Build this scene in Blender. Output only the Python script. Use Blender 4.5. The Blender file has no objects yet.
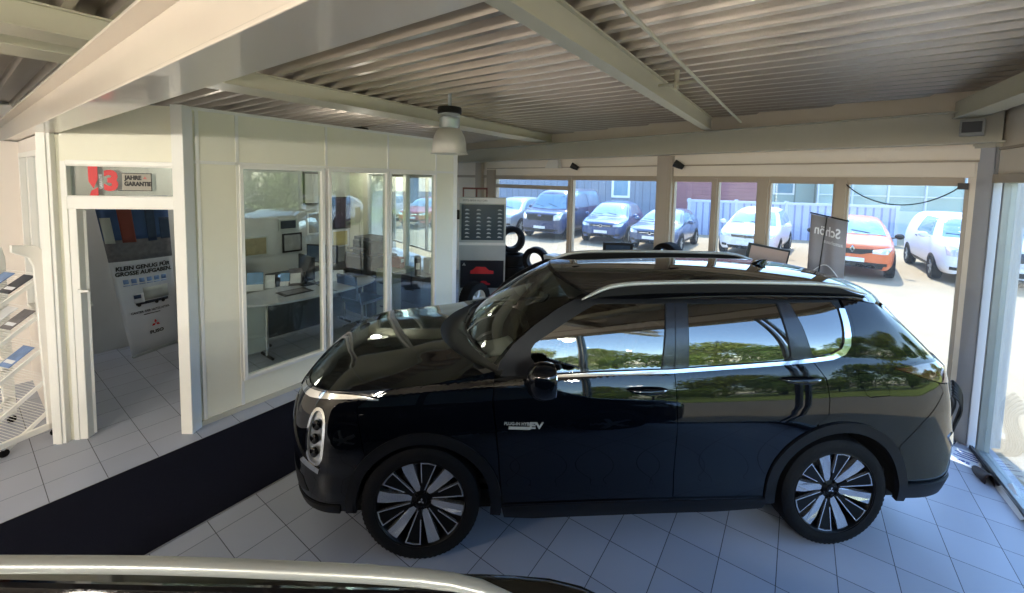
import bpy, bmesh, math, random
from mathutils import Vector, Matrix
from mathutils.geometry import delaunay_2d_cdt
PI = math.pi
scn = bpy.context.scene
col = scn.collection

# ------------------------------------------------------------------ helpers
def R(d): return math.radians(d)
YAW = R(54.587)                                  # direction of the floor joints / steel frame
DA = Vector((math.cos(YAW), math.sin(YAW), 0))   # along the beams
DB = Vector((math.sin(YAW), -math.cos(YAW), 0))  # along the deck ribs
def AB(a, b, z=0): return DA*a + DB*b + Vector((0, 0, z))

def rgb(c):
    return tuple(((v/255)/12.92 if v/255 <= .04045 else ((v/255+.055)/1.055)**2.4) for v in c)

MATS = {}
def mat(name, c, rough=.5, metal=0., coat=0., var=.06, scale=6., bump=0., bscale=60., spec=.5, emit=None, estr=0., sheen=0.):
    if name in MATS: return MATS[name]
    m = bpy.data.materials.new(name); m.use_nodes = True; MATS[name] = m
    nt = m.node_tree; N = nt.nodes; L = nt.links
    bs = N['Principled BSDF']
    c = rgb(c)
    tc = N.new('ShaderNodeTexCoord')
    nz = N.new('ShaderNodeTexNoise'); nz.inputs['Scale'].default_value = scale; nz.inputs['Detail'].default_value = 3
    L.new(tc.outputs['Object'], nz.inputs['Vector'])
    mx = N.new('ShaderNodeMix'); mx.data_type = 'RGBA'
    mx.inputs[6].default_value = (*[v*(1-var) for v in c], 1)
    mx.inputs[7].default_value = (*[min(1, v*(1+var)) for v in c], 1)
    L.new(nz.outputs['Fac'], mx.inputs[0])
    L.new(mx.outputs[2], bs.inputs['Base Color'])
    bs.inputs['Roughness'].default_value = rough
    bs.inputs['Metallic'].default_value = metal
    bs.inputs['Coat Weight'].default_value = coat
    bs.inputs['Coat Roughness'].default_value = .02
    bs.inputs['Specular IOR Level'].default_value = spec
    if bump:
        n2 = N.new('ShaderNodeTexNoise'); n2.inputs['Scale'].default_value = bscale
        L.new(tc.outputs['Object'], n2.inputs['Vector'])
        b = N.new('ShaderNodeBump'); b.inputs['Strength'].default_value = bump; b.inputs['Distance'].default_value = .01
        L.new(n2.outputs['Fac'], b.inputs['Height']); L.new(b.outputs['Normal'], bs.inputs['Normal'])
    if emit:
        bs.inputs['Emission Color'].default_value = (*rgb(emit), 1); bs.inputs['Emission Strength'].default_value = estr
    return m

def glass(name, tint=(255, 255, 255), k=1.0, base=.0, ior=1.5, haze=0.):
    """thin pane: transparent tint mixed with a mirror reflection by Fresnel"""
    if name in MATS: return MATS[name]
    m = bpy.data.materials.new(name); m.use_nodes = True; MATS[name] = m
    nt = m.node_tree; N = nt.nodes; L = nt.links
    N.remove(N['Principled BSDF']); out = N['Material Output']
    tr = N.new('ShaderNodeBsdfTransparent'); tr.inputs[0].default_value = (*rgb(tint), 1)
    gl = N.new('ShaderNodeBsdfGlossy'); gl.inputs['Roughness'].default_value = .003
    gl.inputs[0].default_value = (1, 1, 1, 1)
    lw = N.new('ShaderNodeFresnel')
    ge = N.new('ShaderNodeNewGeometry'); pw = N.new('ShaderNodeMapRange')     # same reflectance from both sides of the pane
    pw.inputs['To Min'].default_value = ior; pw.inputs['To Max'].default_value = 1/ior
    L.new(ge.outputs['Backfacing'], pw.inputs['Value']); L.new(pw.outputs[0], lw.inputs['IOR'])
    ma = N.new('ShaderNodeMath'); ma.operation = 'MULTIPLY_ADD'; ma.inputs[1].default_value = k; ma.inputs[2].default_value = base; ma.use_clamp = True
    L.new(lw.outputs[0], ma.inputs[0])
    mx = N.new('ShaderNodeMixShader')
    L.new(ma.outputs[0], mx.inputs[0]); L.new(tr.outputs[0], mx.inputs[1]); L.new(gl.outputs[0], mx.inputs[2])
    last = mx
    if haze:
        df = N.new('ShaderNodeBsdfDiffuse'); df.inputs[0].default_value = (.8, .8, .8, 1)
        tl = N.new('ShaderNodeBsdfTranslucent'); tl.inputs[0].default_value = (.8, .8, .8, 1)
        m1 = N.new('ShaderNodeMixShader'); m1.inputs[0].default_value = .5
        L.new(df.outputs[0], m1.inputs[1]); L.new(tl.outputs[0], m1.inputs[2])
        m2 = N.new('ShaderNodeMixShader'); m2.inputs[0].default_value = haze
        L.new(mx.outputs[0], m2.inputs[1]); L.new(m1.outputs[0], m2.inputs[2]); last = m2
    L.new(last.outputs[0], out.inputs['Surface'])
    return m

class B:
    """collects shapes into one bmesh"""
    def __init__(s): s.bm = bmesh.new()
    def vs(s, pts): return [s.bm.verts.new(p) for p in pts]
    def box(s, x0, y0, z0, x1, y1, z1, M=None):
        P = [(x, y, z) for z in (z0, z1) for x, y in ((x0, y0), (x1, y0), (x1, y1), (x0, y1))]
        if M is not None: P = [M @ Vector(p) for p in P]
        v = s.vs(P)
        for f in ((3, 2, 1, 0), (4, 5, 6, 7), (0, 1, 5, 4), (1, 2, 6, 5), (2, 3, 7, 6), (3, 0, 4, 7)):
            s.bm.faces.new([v[i] for i in f])
        return s
    def prism(s, pts, dvec):
        """extrude a 3D polygon along dvec"""
        d = Vector(dvec); a = s.vs(pts); b = s.vs([Vector(p)+d for p in pts]); n = len(pts)
        s.bm.faces.new(a[::-1]); s.bm.faces.new(b)
        for i in range(n): s.bm.faces.new([a[i], a[(i+1) % n], b[(i+1) % n], b[i]])
        return s
    def tube(s, pts, r, seg=8, closed=False, rs=None):
        pts = [Vector(p) for p in pts]; n = len(pts); rings = []
        up = Vector((0, 0, 1)); prev = None
        for i, p in enumerate(pts):
            t = (pts[(i+1) % n]-pts[i-1]) if closed else (pts[min(i+1, n-1)]-pts[max(i-1, 0)])
            t.normalize()
            if prev is None:
                a = up.cross(t) if abs(t.z) < .9 else Vector((1, 0, 0)).cross(t)
            else: a = prev-t*prev.dot(t)
            a.normalize(); prev = a; b = t.cross(a)
            rr = rs[i] if rs else r
            rings.append(s.vs([p+(a*math.cos(2*PI*k/seg)+b*math.sin(2*PI*k/seg))*rr for k in range(seg)]))
        m = n if closed else n-1
        for i in range(m):
            A, C = rings[i], rings[(i+1) % n]
            for k in range(seg): s.bm.faces.new([A[k], A[(k+1) % seg], C[(k+1) % seg], C[k]])
        if not closed:
            s.bm.faces.new(rings[0][::-1]); s.bm.faces.new(rings[-1])
        return s
    def lathe(s, prof, seg=32, M=None, closed=False, cap=True):
        """prof: (r, h) pairs; axis = local z"""
        rings = []
        for r, h in prof:
            P = [Vector((r*math.cos(2*PI*k/seg), r*math.sin(2*PI*k/seg), h)) for k in range(seg)]
            if M is not None: P = [M @ p for p in P]
            rings.append(s.vs(P))
        n = len(rings)
        for i in range(n if closed else n-1):
            A, C = rings[i], rings[(i+1) % n]
            for k in range(seg): s.bm.faces.new([A[k], A[(k+1) % seg], C[(k+1) % seg], C[k]])
        if cap and not closed:
            s.bm.faces.new(rings[0][::-1]); s.bm.faces.new(rings[-1])
        return s
    def grid(s, rows, close_u=False):
        V = [s.vs(r) for r in rows]
        for i in range(len(V)-1):
            m = len(V[i])
            for j in range(m if close_u else m-1):
                s.bm.faces.new([V[i][j], V[i][(j+1) % m], V[i+1][(j+1) % m], V[i+1][j]])
        return s
    def quad(s, *p): s.bm.faces.new(s.vs(p)); return s
    def ball(s, c, r, sc=(1, 1, 1), sub=2):
        g = bmesh.ops.create_icosphere(s.bm, subdivisions=sub, radius=r)
        for v in g['verts']: v.co = Vector((v.co.x*sc[0], v.co.y*sc[1], v.co.z*sc[2]))+Vector(c)
        return s
    def build(s, name, material, parent=None, smooth=None, bevel=0, kind=None, solid=0):
        bmesh.ops.recalc_face_normals(s.bm, faces=s.bm.faces)
        me = bpy.data.meshes.new(name); s.bm.to_mesh(me); s.bm.free()
        me.materials.append(MATS[material] if isinstance(material, str) else material)
        o = bpy.data.objects.new(name, me); col.objects.link(o)
        if parent: o.parent = parent
        if smooth:
            for p in me.polygons: p.use_smooth = True
            me.set_sharp_from_angle(angle=R(smooth))
        if solid:
            md = o.modifiers.new('solid', 'SOLIDIFY'); md.thickness = solid; md.offset = 0
        if bevel:
            md = o.modifiers.new('bevel', 'BEVEL'); md.width = bevel; md.segments = 2; md.limit_method = 'ANGLE'
        if kind: o['kind'] = kind
        return o

def tag(o, label, cat, group=None, kind=None):
    if label: o['label'] = label
    if cat: o['category'] = cat
    if group: o['group'] = group
    if kind: o['kind'] = kind
    return o
def thing(name, loc=(0, 0, 0), rz=0., label=None, cat=None, group=None, kind=None, M=None):
    o = bpy.data.objects.new(name, None); col.objects.link(o); o.empty_display_size = .1
    if M is not None: o.matrix_world = M
    else: o.location = loc; o.rotation_euler = (0, 0, rz)
    return tag(o, label, cat, group, kind)
def copy_tree(o, parent=None):
    c = o.copy(); col.objects.link(c)
    if parent: c.parent = parent
    for ch in o.children: copy_tree(ch, c)
    return c

def text_mesh(txt, size=1., align='CENTER', extrude=.001, shear=0., bold=0., sx=1.):
    cu = bpy.data.curves.new('lettering', 'FONT'); cu.body = txt; cu.size = size; cu.align_x = align; cu.align_y = 'CENTER'
    cu.extrude = extrude; cu.shear = shear; cu.offset = bold; cu.resolution_u = 3
    o = bpy.data.objects.new('lettering', cu); col.objects.link(o)
    bpy.context.view_layer.update()
    me = bpy.data.meshes.new_from_object(o.evaluated_get(bpy.context.evaluated_depsgraph_get()))
    bpy.data.objects.remove(o); bpy.data.curves.remove(cu)
    for v in me.vertices: v.co.x *= sx
    return me
def text(name, txt, size, M, material, parent=None, fn=None, **k):
    """flat lettering placed by matrix M (x right, y up) or by a mapping fn(x, y, z)"""
    me = text_mesh(txt, size, **k)
    for v in me.vertices:
        v.co = fn(v.co.x, v.co.y, v.co.z) if fn else M @ v.co
    me.materials.clear(); me.materials.append(MATS[material]); me.name = name
    o = bpy.data.objects.new(name, me); col.objects.link(o)
    if parent: o.parent = parent
    return o
def frame_m(o, x, y):
    """matrix with origin o, x axis x, y axis y (z = x cross y)"""
    x = Vector(x).normalized(); y = Vector(y).normalized(); z = x.cross(y)
    m = Matrix.Identity(4)
    for i in range(3): m[i][0] = x[i]; m[i][1] = y[i]; m[i][2] = z[i]; m[i][3] = o[i]
    return m
def sst(a, b, x):
    t = max(0., min(1., (x-a)/(b-a))); return t*t*(3-2*t)
def interp(T, x):
    if x <= T[0][0]: return T[0][1]
    for (a, p), (b, q) in zip(T, T[1:]):
        if x <= b: return p+(q-p)*(x-a)/(b-a)
    return T[-1][1]
def smooth_interp(T, x):
    """monotone-ish cubic through table points"""
    n = len(T)
    if x <= T[0][0]: return T[0][1]
    if x >= T[-1][0]: return T[-1][1]
    i = max(k for k in range(n-1) if T[k][0] <= x)
    def slope(k):
        if k == 0: return (T[1][1]-T[0][1])/(T[1][0]-T[0][0])
        if k == n-1: return (T[-1][1]-T[-2][1])/(T[-1][0]-T[-2][0])
        a = (T[k][1]-T[k-1][1])/(T[k][0]-T[k-1][0]); b = (T[k+1][1]-T[k][1])/(T[k+1][0]-T[k][0])
        if a*b <= 0: return 0
        return 2*a*b/(a+b)
    h = T[i+1][0]-T[i][0]; t = (x-T[i][0])/h
    m0, m1 = slope(i)*h, slope(i+1)*h
    return (2*t**3-3*t*t+1)*T[i][1]+(t**3-2*t*t+t)*m0+(-2*t**3+3*t*t)*T[i+1][1]+(t**3-t*t)*m1

# ------------------------------------------------------------------ materials
mat('office_paint', (240, 237, 218), .55, var=.02); mat('frame_dull', (140, 148, 150), .4, metal=.3)
mat('frame_paint', (240, 239, 233), .4, var=.02)
mat('wall_white', (236, 228, 220), .6, var=.02)
mat('steel_cream', (200, 195, 172), .5, var=.04)
mat('steel_grey', (188, 184, 168), .45, var=.04)
mat('girder_paint', (222, 210, 195), .3, var=.03, coat=.5)
mat('fascia', (228, 218, 202), .5, var=.03)
mat('window_frame', (172, 158, 140), .5, var=.04)
mat('column_grey', (182, 184, 188), .45, var=.04); mat('column_taupe', (176, 164, 148), .5, var=.04)
mat('deck', (186, 176, 164), .3, metal=.7, var=.08, scale=3)
mat('alu', (180, 188, 192), .35, metal=.7)
mat('chrome', (225, 228, 230), .08, metal=1., var=.01)
mat('black_plastic', (12, 12, 14), .45, var=.1)
mat('rubber', (11, 11, 14), .75, var=.15, bump=.2, spec=.2)
mat('white_plastic', (230, 230, 226), .4)
mat('dark_grey', (60, 62, 66), .5)
mat('paper', (238, 240, 244), .6, var=.02)
mat('ink', (25, 25, 28), .6)
mat('ink_blue', (60, 80, 170), .6)
mat('red_print', (205, 35, 40), .5)
glass('pane_glass', (246, 250, 250), k=1.0, haze=.03)
glass('office_glass', (238, 244, 240), k=1.35, base=.01)
# ------------------------------------------------------------------ camera
cam = bpy.data.cameras.new('camera'); cam.sensor_width = 36; cam.lens = 403.919/1024*36
cam.shift_y = -(296.5-208.557)/1024; cam.clip_start = .02; cam.clip_end = 500
co = bpy.data.objects.new('camera', cam); col.objects.link(co); scn.camera = co
F = Vector((0, .99762272, -.06891234)); Rt = Vector((.9997694, .00147984, .02142324)); U = Vector((-.02147429, .06889645, .99739267))
cm = Matrix.Identity(4)
for i in range(3): cm[i][0] = Rt[i]; cm[i][1] = U[i]; cm[i][2] = -F[i]
cm[2][3] = 2.38273
co.matrix_world = cm

# ------------------------------------------------------------------ plan of the building
D0 = Vector((4.3, 3.75, 0)); DD = Vector((math.cos(R(130)), math.sin(R(130)), 0)); DN = Vector((math.sin(R(130)), -math.cos(R(130)), 0))  # outward normal of back wall
if DN.y < 0: DN = -DN
G0 = Vector((4.30, 3.575, 0)); GD = Vector((-.535, -.845, 0)).normalized(); GN = Vector((.845, -.535, 0)).normalized()   # right glass wall
C0 = Vector((-2.92, 3.645, 0)); L0 = Vector((-2.957, 3.61, 0)); DL = Vector((-.98222, -.18775, 0))
W0 = L0+DL*1.03
WL = W0-DB*1.77                       # end of the narrow-window wall
LR = WL-DA*5.5                        # rear-left corner
RR = Vector((-1.35, -5.3, 0))
BE = D0+DD*13.6
def wallM(o, d, n):
    """x along wall, y = outward, z up"""
    m = Matrix.Identity(4); up = Vector((0, 0, 1))
    for i in range(3): m[i][0] = d[i]; m[i][1] = n[i]; m[i][2] = up[i]; m[i][3] = o[i]
    return m
MB = wallM(D0, DD, DN); MG = wallM(G0, GD, GN)
MO = wallM(C0, DA, -DB)               # office long wall, y goes into the office
DLN = Vector((.18775, -.98222, 0)); MD = wallM(L0, DL, -DLN)
MW = wallM(W0, -DB, DA)               # narrow-window wall

# floor
m = bpy.data.materials.new('floor_tiles'); m.use_nodes = True; MATS['floor_tiles'] = m
N = m.node_tree.nodes; L = m.node_tree.links; bs = N['Principled BSDF']
tc = N.new('ShaderNodeTexCoord'); sp = N.new('ShaderNodeSeparateXYZ'); L.new(tc.outputs['Object'], sp.inputs[0])
def mth(op, a, b=None, v=None, v2=None):
    n = N.new('ShaderNodeMath'); n.operation = op
    if a is not None: L.new(a, n.inputs[0])
    if b is not None: L.new(b, n.inputs[1])
    if v is not None: n.inputs[1].default_value = v
    if v2 is not None: n.inputs[2].default_value = v2
    return n.outputs[0]
T = .305
ds = []; cells = []
for ax in (0, 1):
    q = mth('DIVIDE', sp.outputs[ax], v=T)
    cells.append(mth('FLOOR', mth('ADD', q, v=0.)))
    fr = mth('FRACT', q); ds.append(mth('ABSOLUTE', mth('SUBTRACT', fr, v=.5)))
mxd = mth('MAXIMUM', ds[0], ds[1])
gr = mth('GREATER_THAN', mxd, v=.5-.0075)
cb = N.new('ShaderNodeCombineXYZ'); L.new(cells[0], cb.inputs[0]); L.new(cells[1], cb.inputs[1])
wn = N.new('ShaderNodeTexWhiteNoise'); L.new(cb.outputs[0], wn.inputs['Vector'])
mr = N.new('ShaderNodeMapRange'); mr.inputs['To Min'].default_value = .93; mr.inputs['To Max'].default_value = 1.05; L.new(wn.outputs['Value'], mr.inputs['Value'])
nz = N.new('ShaderNodeTexNoise'); nz.inputs['Scale'].default_value = 2.5; nz.inputs['Detail'].default_value = 6; L.new(tc.outputs['Object'], nz.inputs['Vector'])
mr2 = N.new('ShaderNodeMapRange'); mr2.inputs['To Min'].default_value = .92; mr2.inputs['To Max'].default_value = 1.06; L.new(nz.outputs['Fac'], mr2.inputs['Value'])
vv = mth('MULTIPLY', mr.outputs[0], mr2.outputs[0])
vm = N.new('ShaderNodeVectorMath'); vm.operation = 'SCALE'; vm.inputs[0].default_value = rgb((160, 166, 180)); L.new(vv, vm.inputs['Scale'])
mx = N.new('ShaderNodeMix'); mx.data_type = 'RGBA'; L.new(gr, mx.inputs[0]); L.new(vm.outputs[0], mx.inputs[6]); mx.inputs[7].default_value = (*rgb((52, 54, 60)), 1)
L.new(mx.outputs[2], bs.inputs['Base Color'])
ro = N.new('ShaderNodeMapRange'); ro.inputs['To Min'].default_value = .34; ro.inputs['To Max'].default_value = .46; L.new(nz.outputs['Fac'], ro.inputs['Value'])
L.new(ro.outputs[0], bs.inputs['Roughness'])
bp = N.new('ShaderNodeBump'); bp.inputs['Strength'].default_value = .35; bp.inputs['Distance'].default_value = .004; bp.invert = True
L.new(gr, bp.inputs['Height']); L.new(bp.outputs[0], bs.inputs['Normal'])

TO = Vector((-.15072, 2.39332, 0))
fm = Matrix.Translation(TO) @ Matrix.Rotation(YAW, 4, 'Z'); fi = fm.inverted()
poly = [D0+DN*.12+Vector((.25, .0, 0)), BE+DN*.12, Vector((-8.6, 10.8, 0)), Vector((-9.4, 3.5, 0)), LR+Vector((-.3, 0, 0)), RR+Vector((.1, -.2, 0))]
b = B(); b.prism([fi @ (p-Vector((0, 0, .1))) for p in poly], (0, 0, .1))
o = b.build('floor', 'floor_tiles', kind='structure'); o.matrix_world = fm

# black runner mat let into the tiles
mat('mat_pile', (15, 17, 30), .95, var=.35, scale=90, bump=.6, bscale=260, spec=.08)
q = [(-14, 9.0), (9.5, 9.0), (9.5, 5.52), (-14, 5.52)]
b = B(); b.box(-14*T, 5.525*T, .0, 9.5*T, 8.99*T, .006)
o = b.build('entrance_mat', 'mat_pile'); o.matrix_world = fm
tag(o, 'long black entrance mat let into the tiled floor beside the office', 'mat')
mat('edge_strip', (150, 150, 152), .4, metal=.5)
b = B(); b.box(-14*T, 5.505*T, 0, 9.5*T, 5.525*T, .007); b.box(-14*T, 8.99*T, 0, 9.5*T, 9.01*T, .007)
e = b.build('edge_strip', 'edge_strip', parent=o)

# ceiling: trapezoidal deck, ribs along DB
ZD = 3.29; pit = .1935
b = B(); xs = []
k0 = -30
prof = []
a = -6.0+.03
while a < 12.5:
    prof += [(a, ZD), (a+.045, ZD), (a+.07, ZD+.06), (a+pit-.025, ZD+.06)]
    a += pit
rows = [[AB(a, bb, z) for a, z in prof] for bb in (-15, -4, 0, 7.5)]
b.grid(rows)
geom = b.bm.verts[:]+b.bm.edges[:]+b.bm.faces[:]
bmesh.ops.bisect_plane(b.bm, geom=geom, plane_co=D0+DN*1.3, plane_no=DN, clear_outer=True)  # unseen overhang past the back wall, lengthened to hold back the sun
geom = b.bm.verts[:]+b.bm.edges[:]+b.bm.faces[:]
bmesh.ops.bisect_plane(b.bm, geom=geom, plane_co=G0+GN*.3, plane_no=GN, clear_outer=True)
o = b.build('ceiling', 'deck', kind='structure')
# roof slab over the deck, its unseen overhang added to shade the floor
RP = [D0+DN*1.3+GN*.35+DD*-.3, BE+DN*1.3+DD*1.5, Vector((-9.5, 11.5, 0)), Vector((-10.5, 3.0, 0)), LR+Vector((-.6, -.4, 0)), RR+GN*.35+GD*.6]
b = B(); b.prism([p+Vector((0, 0, ZD+.075)) for p in RP], (0, 0, .12)); b.build('ceiling_roof', 'dark_grey', kind='structure')

def wbox(b, M, x0, x1, y0, y1, z0, z1): b.box(x0, y0, z0, x1, y1, z1, M)
# ------------------------------------------------------------------ back wall
b = B()
wbox(b, MB, -.3, 13.6, 0, .12, 2.50, ZD+.08)           # above the windows
wbox(b, MB, -.12, .06, 0, .12, 0, 2.5)
wbox(b, MB, 7.56, 9.5, 0, .12, 0, 2.5)
wbox(b, MB, 13.0, 13.6, 0, .12, 0, 2.5)
b.build('wall_back', 'fascia', kind='structure')
b = B()
wbox(b, MB, 0, 13.6, -.012, 0, 2.665, 2.79)
b.build('trim_1', 'fascia', kind='structure', bevel=.004)
b = B(); wbox(b, MB, 0.02, 13.6, -.02, 0, 2.50, 2.645); b.build('trim_2', 'fascia', kind='structure', bevel=.004)
b = B(); wbox(b, MB, 0.0, 7.6, -.03, 0, 2.645, 2.662); b.build('trim_3', 'window_frame', kind='structure')
b = B(); wbox(b, MB, .08, 13.2, -.03, .06, 2.44, 2.50); wbox(b, MB, .08, 7.56, -.03, .06, 0, .07); b.build('trim_4', 'window_frame', kind='structure')

wn_i = [0]
def window(M, x0, x1, z0, z1, f=.045, mname='window_frame', transom=None, glassm='pane_glass', dep=.06, y=.0, mull=()):
    wn_i[0] += 1
    t = thing('window_%d' % wn_i[0], M @ Vector((x0, y, 0)), 0, kind='structure')
    inv = Matrix.Translation(-t.location) @ M
    b = B()
    b.box(x0, y-.02, z0, x0+f, y+dep, z1, inv); b.box(x1-f, y-.02, z0, x1, y+dep, z1, inv)
    b.box(x0+f, y-.02, z1-f, x1-f, y+dep, z1, inv); b.box(x0+f, y-.02, z0, x1-f, y+dep, z0+f, inv)
    if transom: b.box(x0+f, y-.02, transom[0], x1-f, y+dep, transom[1], inv)
    for a, c in mull: b.box(a, y-.02, z0+f, c, y+dep, z1-f, inv)
    b.build('window_frame', mname, t, bevel=.004)
    zz = [(z0+f, z1-f)] if not transom else [(z0+f, transom[0]), (transom[1], z1-f)]
    edges = [x0+f]+[e for ac in mull for e in ac]+[x1-f]
    for a, c in zip(edges[::2], edges[1::2]):
        for p, q in zz:
            b = B(); b.box(a, y+.02, p, c, y+.026, q, inv); b.build('glass_pane', glassm, t)
    return t
window(MB, .045, .95, .07, 2.45, .03)
window(MB, 1.03, 1.71, .07, 2.45, .03)
window(MB, 1.81, 2.33, .07, 2.45, .025)
window(MB, 2.37, 2.97, .07, 2.45, .03)
window(MB, 3.20, 4.95, .07, 2.45, .03)
window(MB, 5.0, 7.30, .07, 2.45, .04, transom=(2.22, 2.30))
window(MB, 9.5, 13.0, .25, 2.45, .05, mull=((10.6, 10.66), (11.8, 11.86)))
b = B()
for x0, x1, d in ((.94, 1.04, .10), (1.70, 1.82, .10), (2.32, 2.38, .07), (4.94, 5.02, .08)): wbox(b, MB, x0, x1, -.05, d, 0.02, 2.47)
b.build('trim_5', 'window_frame', kind='structure', bevel=.004)
b = B(); wbox(b, MB, 2.96, 3.20, -.08, .1, 0, 2.80); wbox(b, MB, 3.0, 3.16, -.09, -.08, 0, 2.80); b.build('trim_6', 'column_taupe', kind='structure', bevel=.006)
b = B(); wbox(b, MB, 7.28, 7.6, -.04, .1, 0, 2.62); b.build('trim_7', 'window_frame', kind='structure', bevel=.004)
b = B(); wbox(b, MB, 7.74, 7.98, -.1, .1, 0, 2.80); b.build('trim_8', 'column_taupe', kind='structure', bevel=.006)

# big beam over the windows (hollow-looking plate with flanges)
t = thing('lintel_beam', MB @ Vector((0, -.1, 2.81)), 0, 'long grey steel beam running above the showroom windows', 'beam')
inv = Matrix.Translation(-t.location) @ MB
b = B(); b.box(-.12, -.13, 2.822, 11.5, -.1, 3.095, inv); b.box(-.14, -.2, 2.81, 11.5, .0, 2.824, inv); b.box(-.14, -.2, 3.093, 11.5, 0, 3.107, inv)
b.build('beam_profile', 'steel_grey', t, bevel=.003)
b = B()
wbox(b, MB, .12, 1.4, -.06, -.045, 3.107, 3.2); wbox(b, MB, 1.4, 11, -.06, -.045, 3.107, 3.12)
b.build('trim_9', 'fascia', kind='structure')

# ------------------------------------------------------------------ right glass wall
LG = 10.7
b = B(); wbox(b, MG, -.2, LG, 0, .12, 2.52, ZD+.08); b.build('wall_right', 'fascia', kind='structure')
b = B(); wbox(b, MG, .0, LG, -.02, .0, 2.52, 2.74); b.build('trim_10', 'fascia', kind='structure', bevel=.004)
b = B(); wbox(b, MG, .0, LG, -.03, 0, 2.745, 2.765); b.build('trim_11', 'window_frame', kind='structure')
x = .1; n = 0
for x1 in (2.7, 5.3, 7.9, 10.5):
    window(MG, x, x1, .03, 2.5, .035, 'frame_dull', dep=.06); x = x1+.04
b = B(); wbox(b, MG, .0, LG, -.05, .1, 2.455, 2.53); b.build('trim_12', 'window_frame', kind='structure')
b = B(); wbox(b, MG, .0, LG, -.025, .0, 0, .035); b.build('trim_13', 'dark_grey', kind='structure', bevel=.003)
t = thing('edge_beam', MG @ Vector((0, -.1, 2.95)), 0, 'cream steel beam just under the deck along the right glass wall', 'beam')
inv = Matrix.Translation(-t.location) @ MG
b = B(); b.box(-.1, -.30, 3.05, LG, -.22, 3.2, inv); b.box(-.1, -.32, 3.04, LG, -.14, 3.052, inv); b.build('beam_profile', 'steel_cream', t, bevel=.003)

# corner column, H section
t = thing('corner_column', (4.42, 3.70, 0), R(-5), 'grey steel column in the right corner of the showroom', 'column')
b = B(); b.box(-.13, -.10, 0, .16, -.085, 2.81); b.box(-.13, .085, 0, .16, .10, 2.81); b.box(-.02, -.085, 0, .0, .085, 2.81)
b.box(-.13, -.10, 0, -.118, .1, 2.81)
b.build('column_profile', 'column_grey', t, bevel=.003)
b = B(); b.box(-.16, -.12, 2.77, .18, .12, 2.81); b.build('cap_plate', 'steel_grey', t, bevel=.003)

# ------------------------------------------------------------------ rear and left outer walls (behind the photographer)
M1 = wallM(RR, -DB, -DA)
lb = (LR-RR).length
b = B(); wbox(b, M1, 0, lb, 0, .12, 0, ZD+.08)
b.build('wall_front', 'fascia', kind='structure')

M2 = wallM(WL, -DA, -DB)
b = B(); wbox(b, M2, 0, 5.5, 0, .12, 0, 2.69); b.build('wall_left', 'wall_white', kind='structure')
M4 = wallM(AB(-6, -9.3), DA, -DB); b = B(); wbox(b, M4, 0, 11, 0, .12, 0, ZD+.08); b.build('wall_outer', 'wall_white', kind='structure')  # added to stop daylight leaking in over the low left walls
# far hall side walls
p1 = BE; p2 = Vector((-3.6, 8.3, 0)); d = (p2-p1).normalized(); n = Vector((d.y, -d.x, 0))
M3 = wallM(p1, d, n)
b = B(); wbox(b, M3, 0, (p2-p1).length, 0, .1, 0, ZD+.08); b.build('wall_far', 'fascia', kind='structure')

# ------------------------------------------------------------------ office partition
b = B()
wbox(b, MO, .03, 3.44, 0, .06, 2.49, 2.98)
wbox(b, MO, .03, .42, 0, .06, 0.02, 2.49)
wbox(b, MO, .42, 3.04, 0, .06, 0.02, .30)
wbox(b, MO, 3.04, 3.44, 0, .06, .02, 2.49)
b.build('wall_office', 'office_paint', kind='structure')
# cover strips at the joints
b = B()
for s in (.055, .375): wbox(b, MO, s, s+.03, -.008, 0, .02, 2.98)
for s in (1.285, 2.15, 3.02): wbox(b, MO, s, s+.03, -.008, 0, 2.5, 2.98); wbox(b, MO, s, s+.03, -.008, 0, .02, .3)
wbox(b, MO, 3.41, 3.44, -.008, 0, .02, 2.98)
wbox(b, MO, .03, 3.44, -.008, 0, 2.475, 2.505); wbox(b, MO, .03, 3.44, -.01, 0, 2.955, 2.985)
b.build('trim_14', 'frame_paint', kind='structure', bevel=.003)
b = B(); wbox(b, MO, .0, 3.52, -.015, 0, .0, .05); b.build('baseboard_office', 'steel_grey', kind='structure')
for a, c in ((.40, 1.27), (1.32, 2.165), (2.175, 3.04)):
    window(MO, a, c, .30, 2.475, .035, 'frame_paint', glassm='office_glass', y=-.005)
# corner post
b = B(); b.box(-2.985, 3.545, 0, -2.88, 3.66, 2.98, Matrix.Identity(4)); b.build('trim_15', 'frame_paint', kind='structure', bevel=.006)
b = B(); wbox(b, MO, 3.44, 3.50, -.01, .12, 0, 3.0); b.build('trim_16', 'frame_paint', kind='structure', bevel=.006)

# door wall
b = B()
wbox(b, MD, .0, .90, 0, .06, 2.47, 2.97); wbox(b, MD, .90, 1.03, 0, .06, 2.47, 2.69)
wbox(b, MD, .89, 1.03, 0, .06, 0, 2.47)
b.build('wall_door_side', 'office_paint', kind='structure')
b = B()
wbox(b, MD, .0, .035, -.012, .05, 0, 2.47); wbox(b, MD, .86, .90, -.012, .05, 0, 2.47)
wbox(b, MD, .035, .86, -.012, .05, 2.44, 2.48); wbox(b, MD, .035, .86, -.012, .05, 2.06, 2.165)
wbox(b, MD, .80, .86, -.005, .07, 0, 2.06)
b.build('trim_17', 'frame_paint', kind='structure', bevel=.004)
b = B(); wbox(b, MD, .93, 1.03, -.05, .0, 0, 2.7); wbox(b, MD, .955, 1.0, -.06, -.05, 0, 2.7); b.build('trim_18', 'frame_paint', kind='structure', bevel=.004)
window(MD, .035, .86, 2.165, 2.44, .012, 'frame_paint', glassm='office_glass', y=.0, dep=.03)
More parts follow.
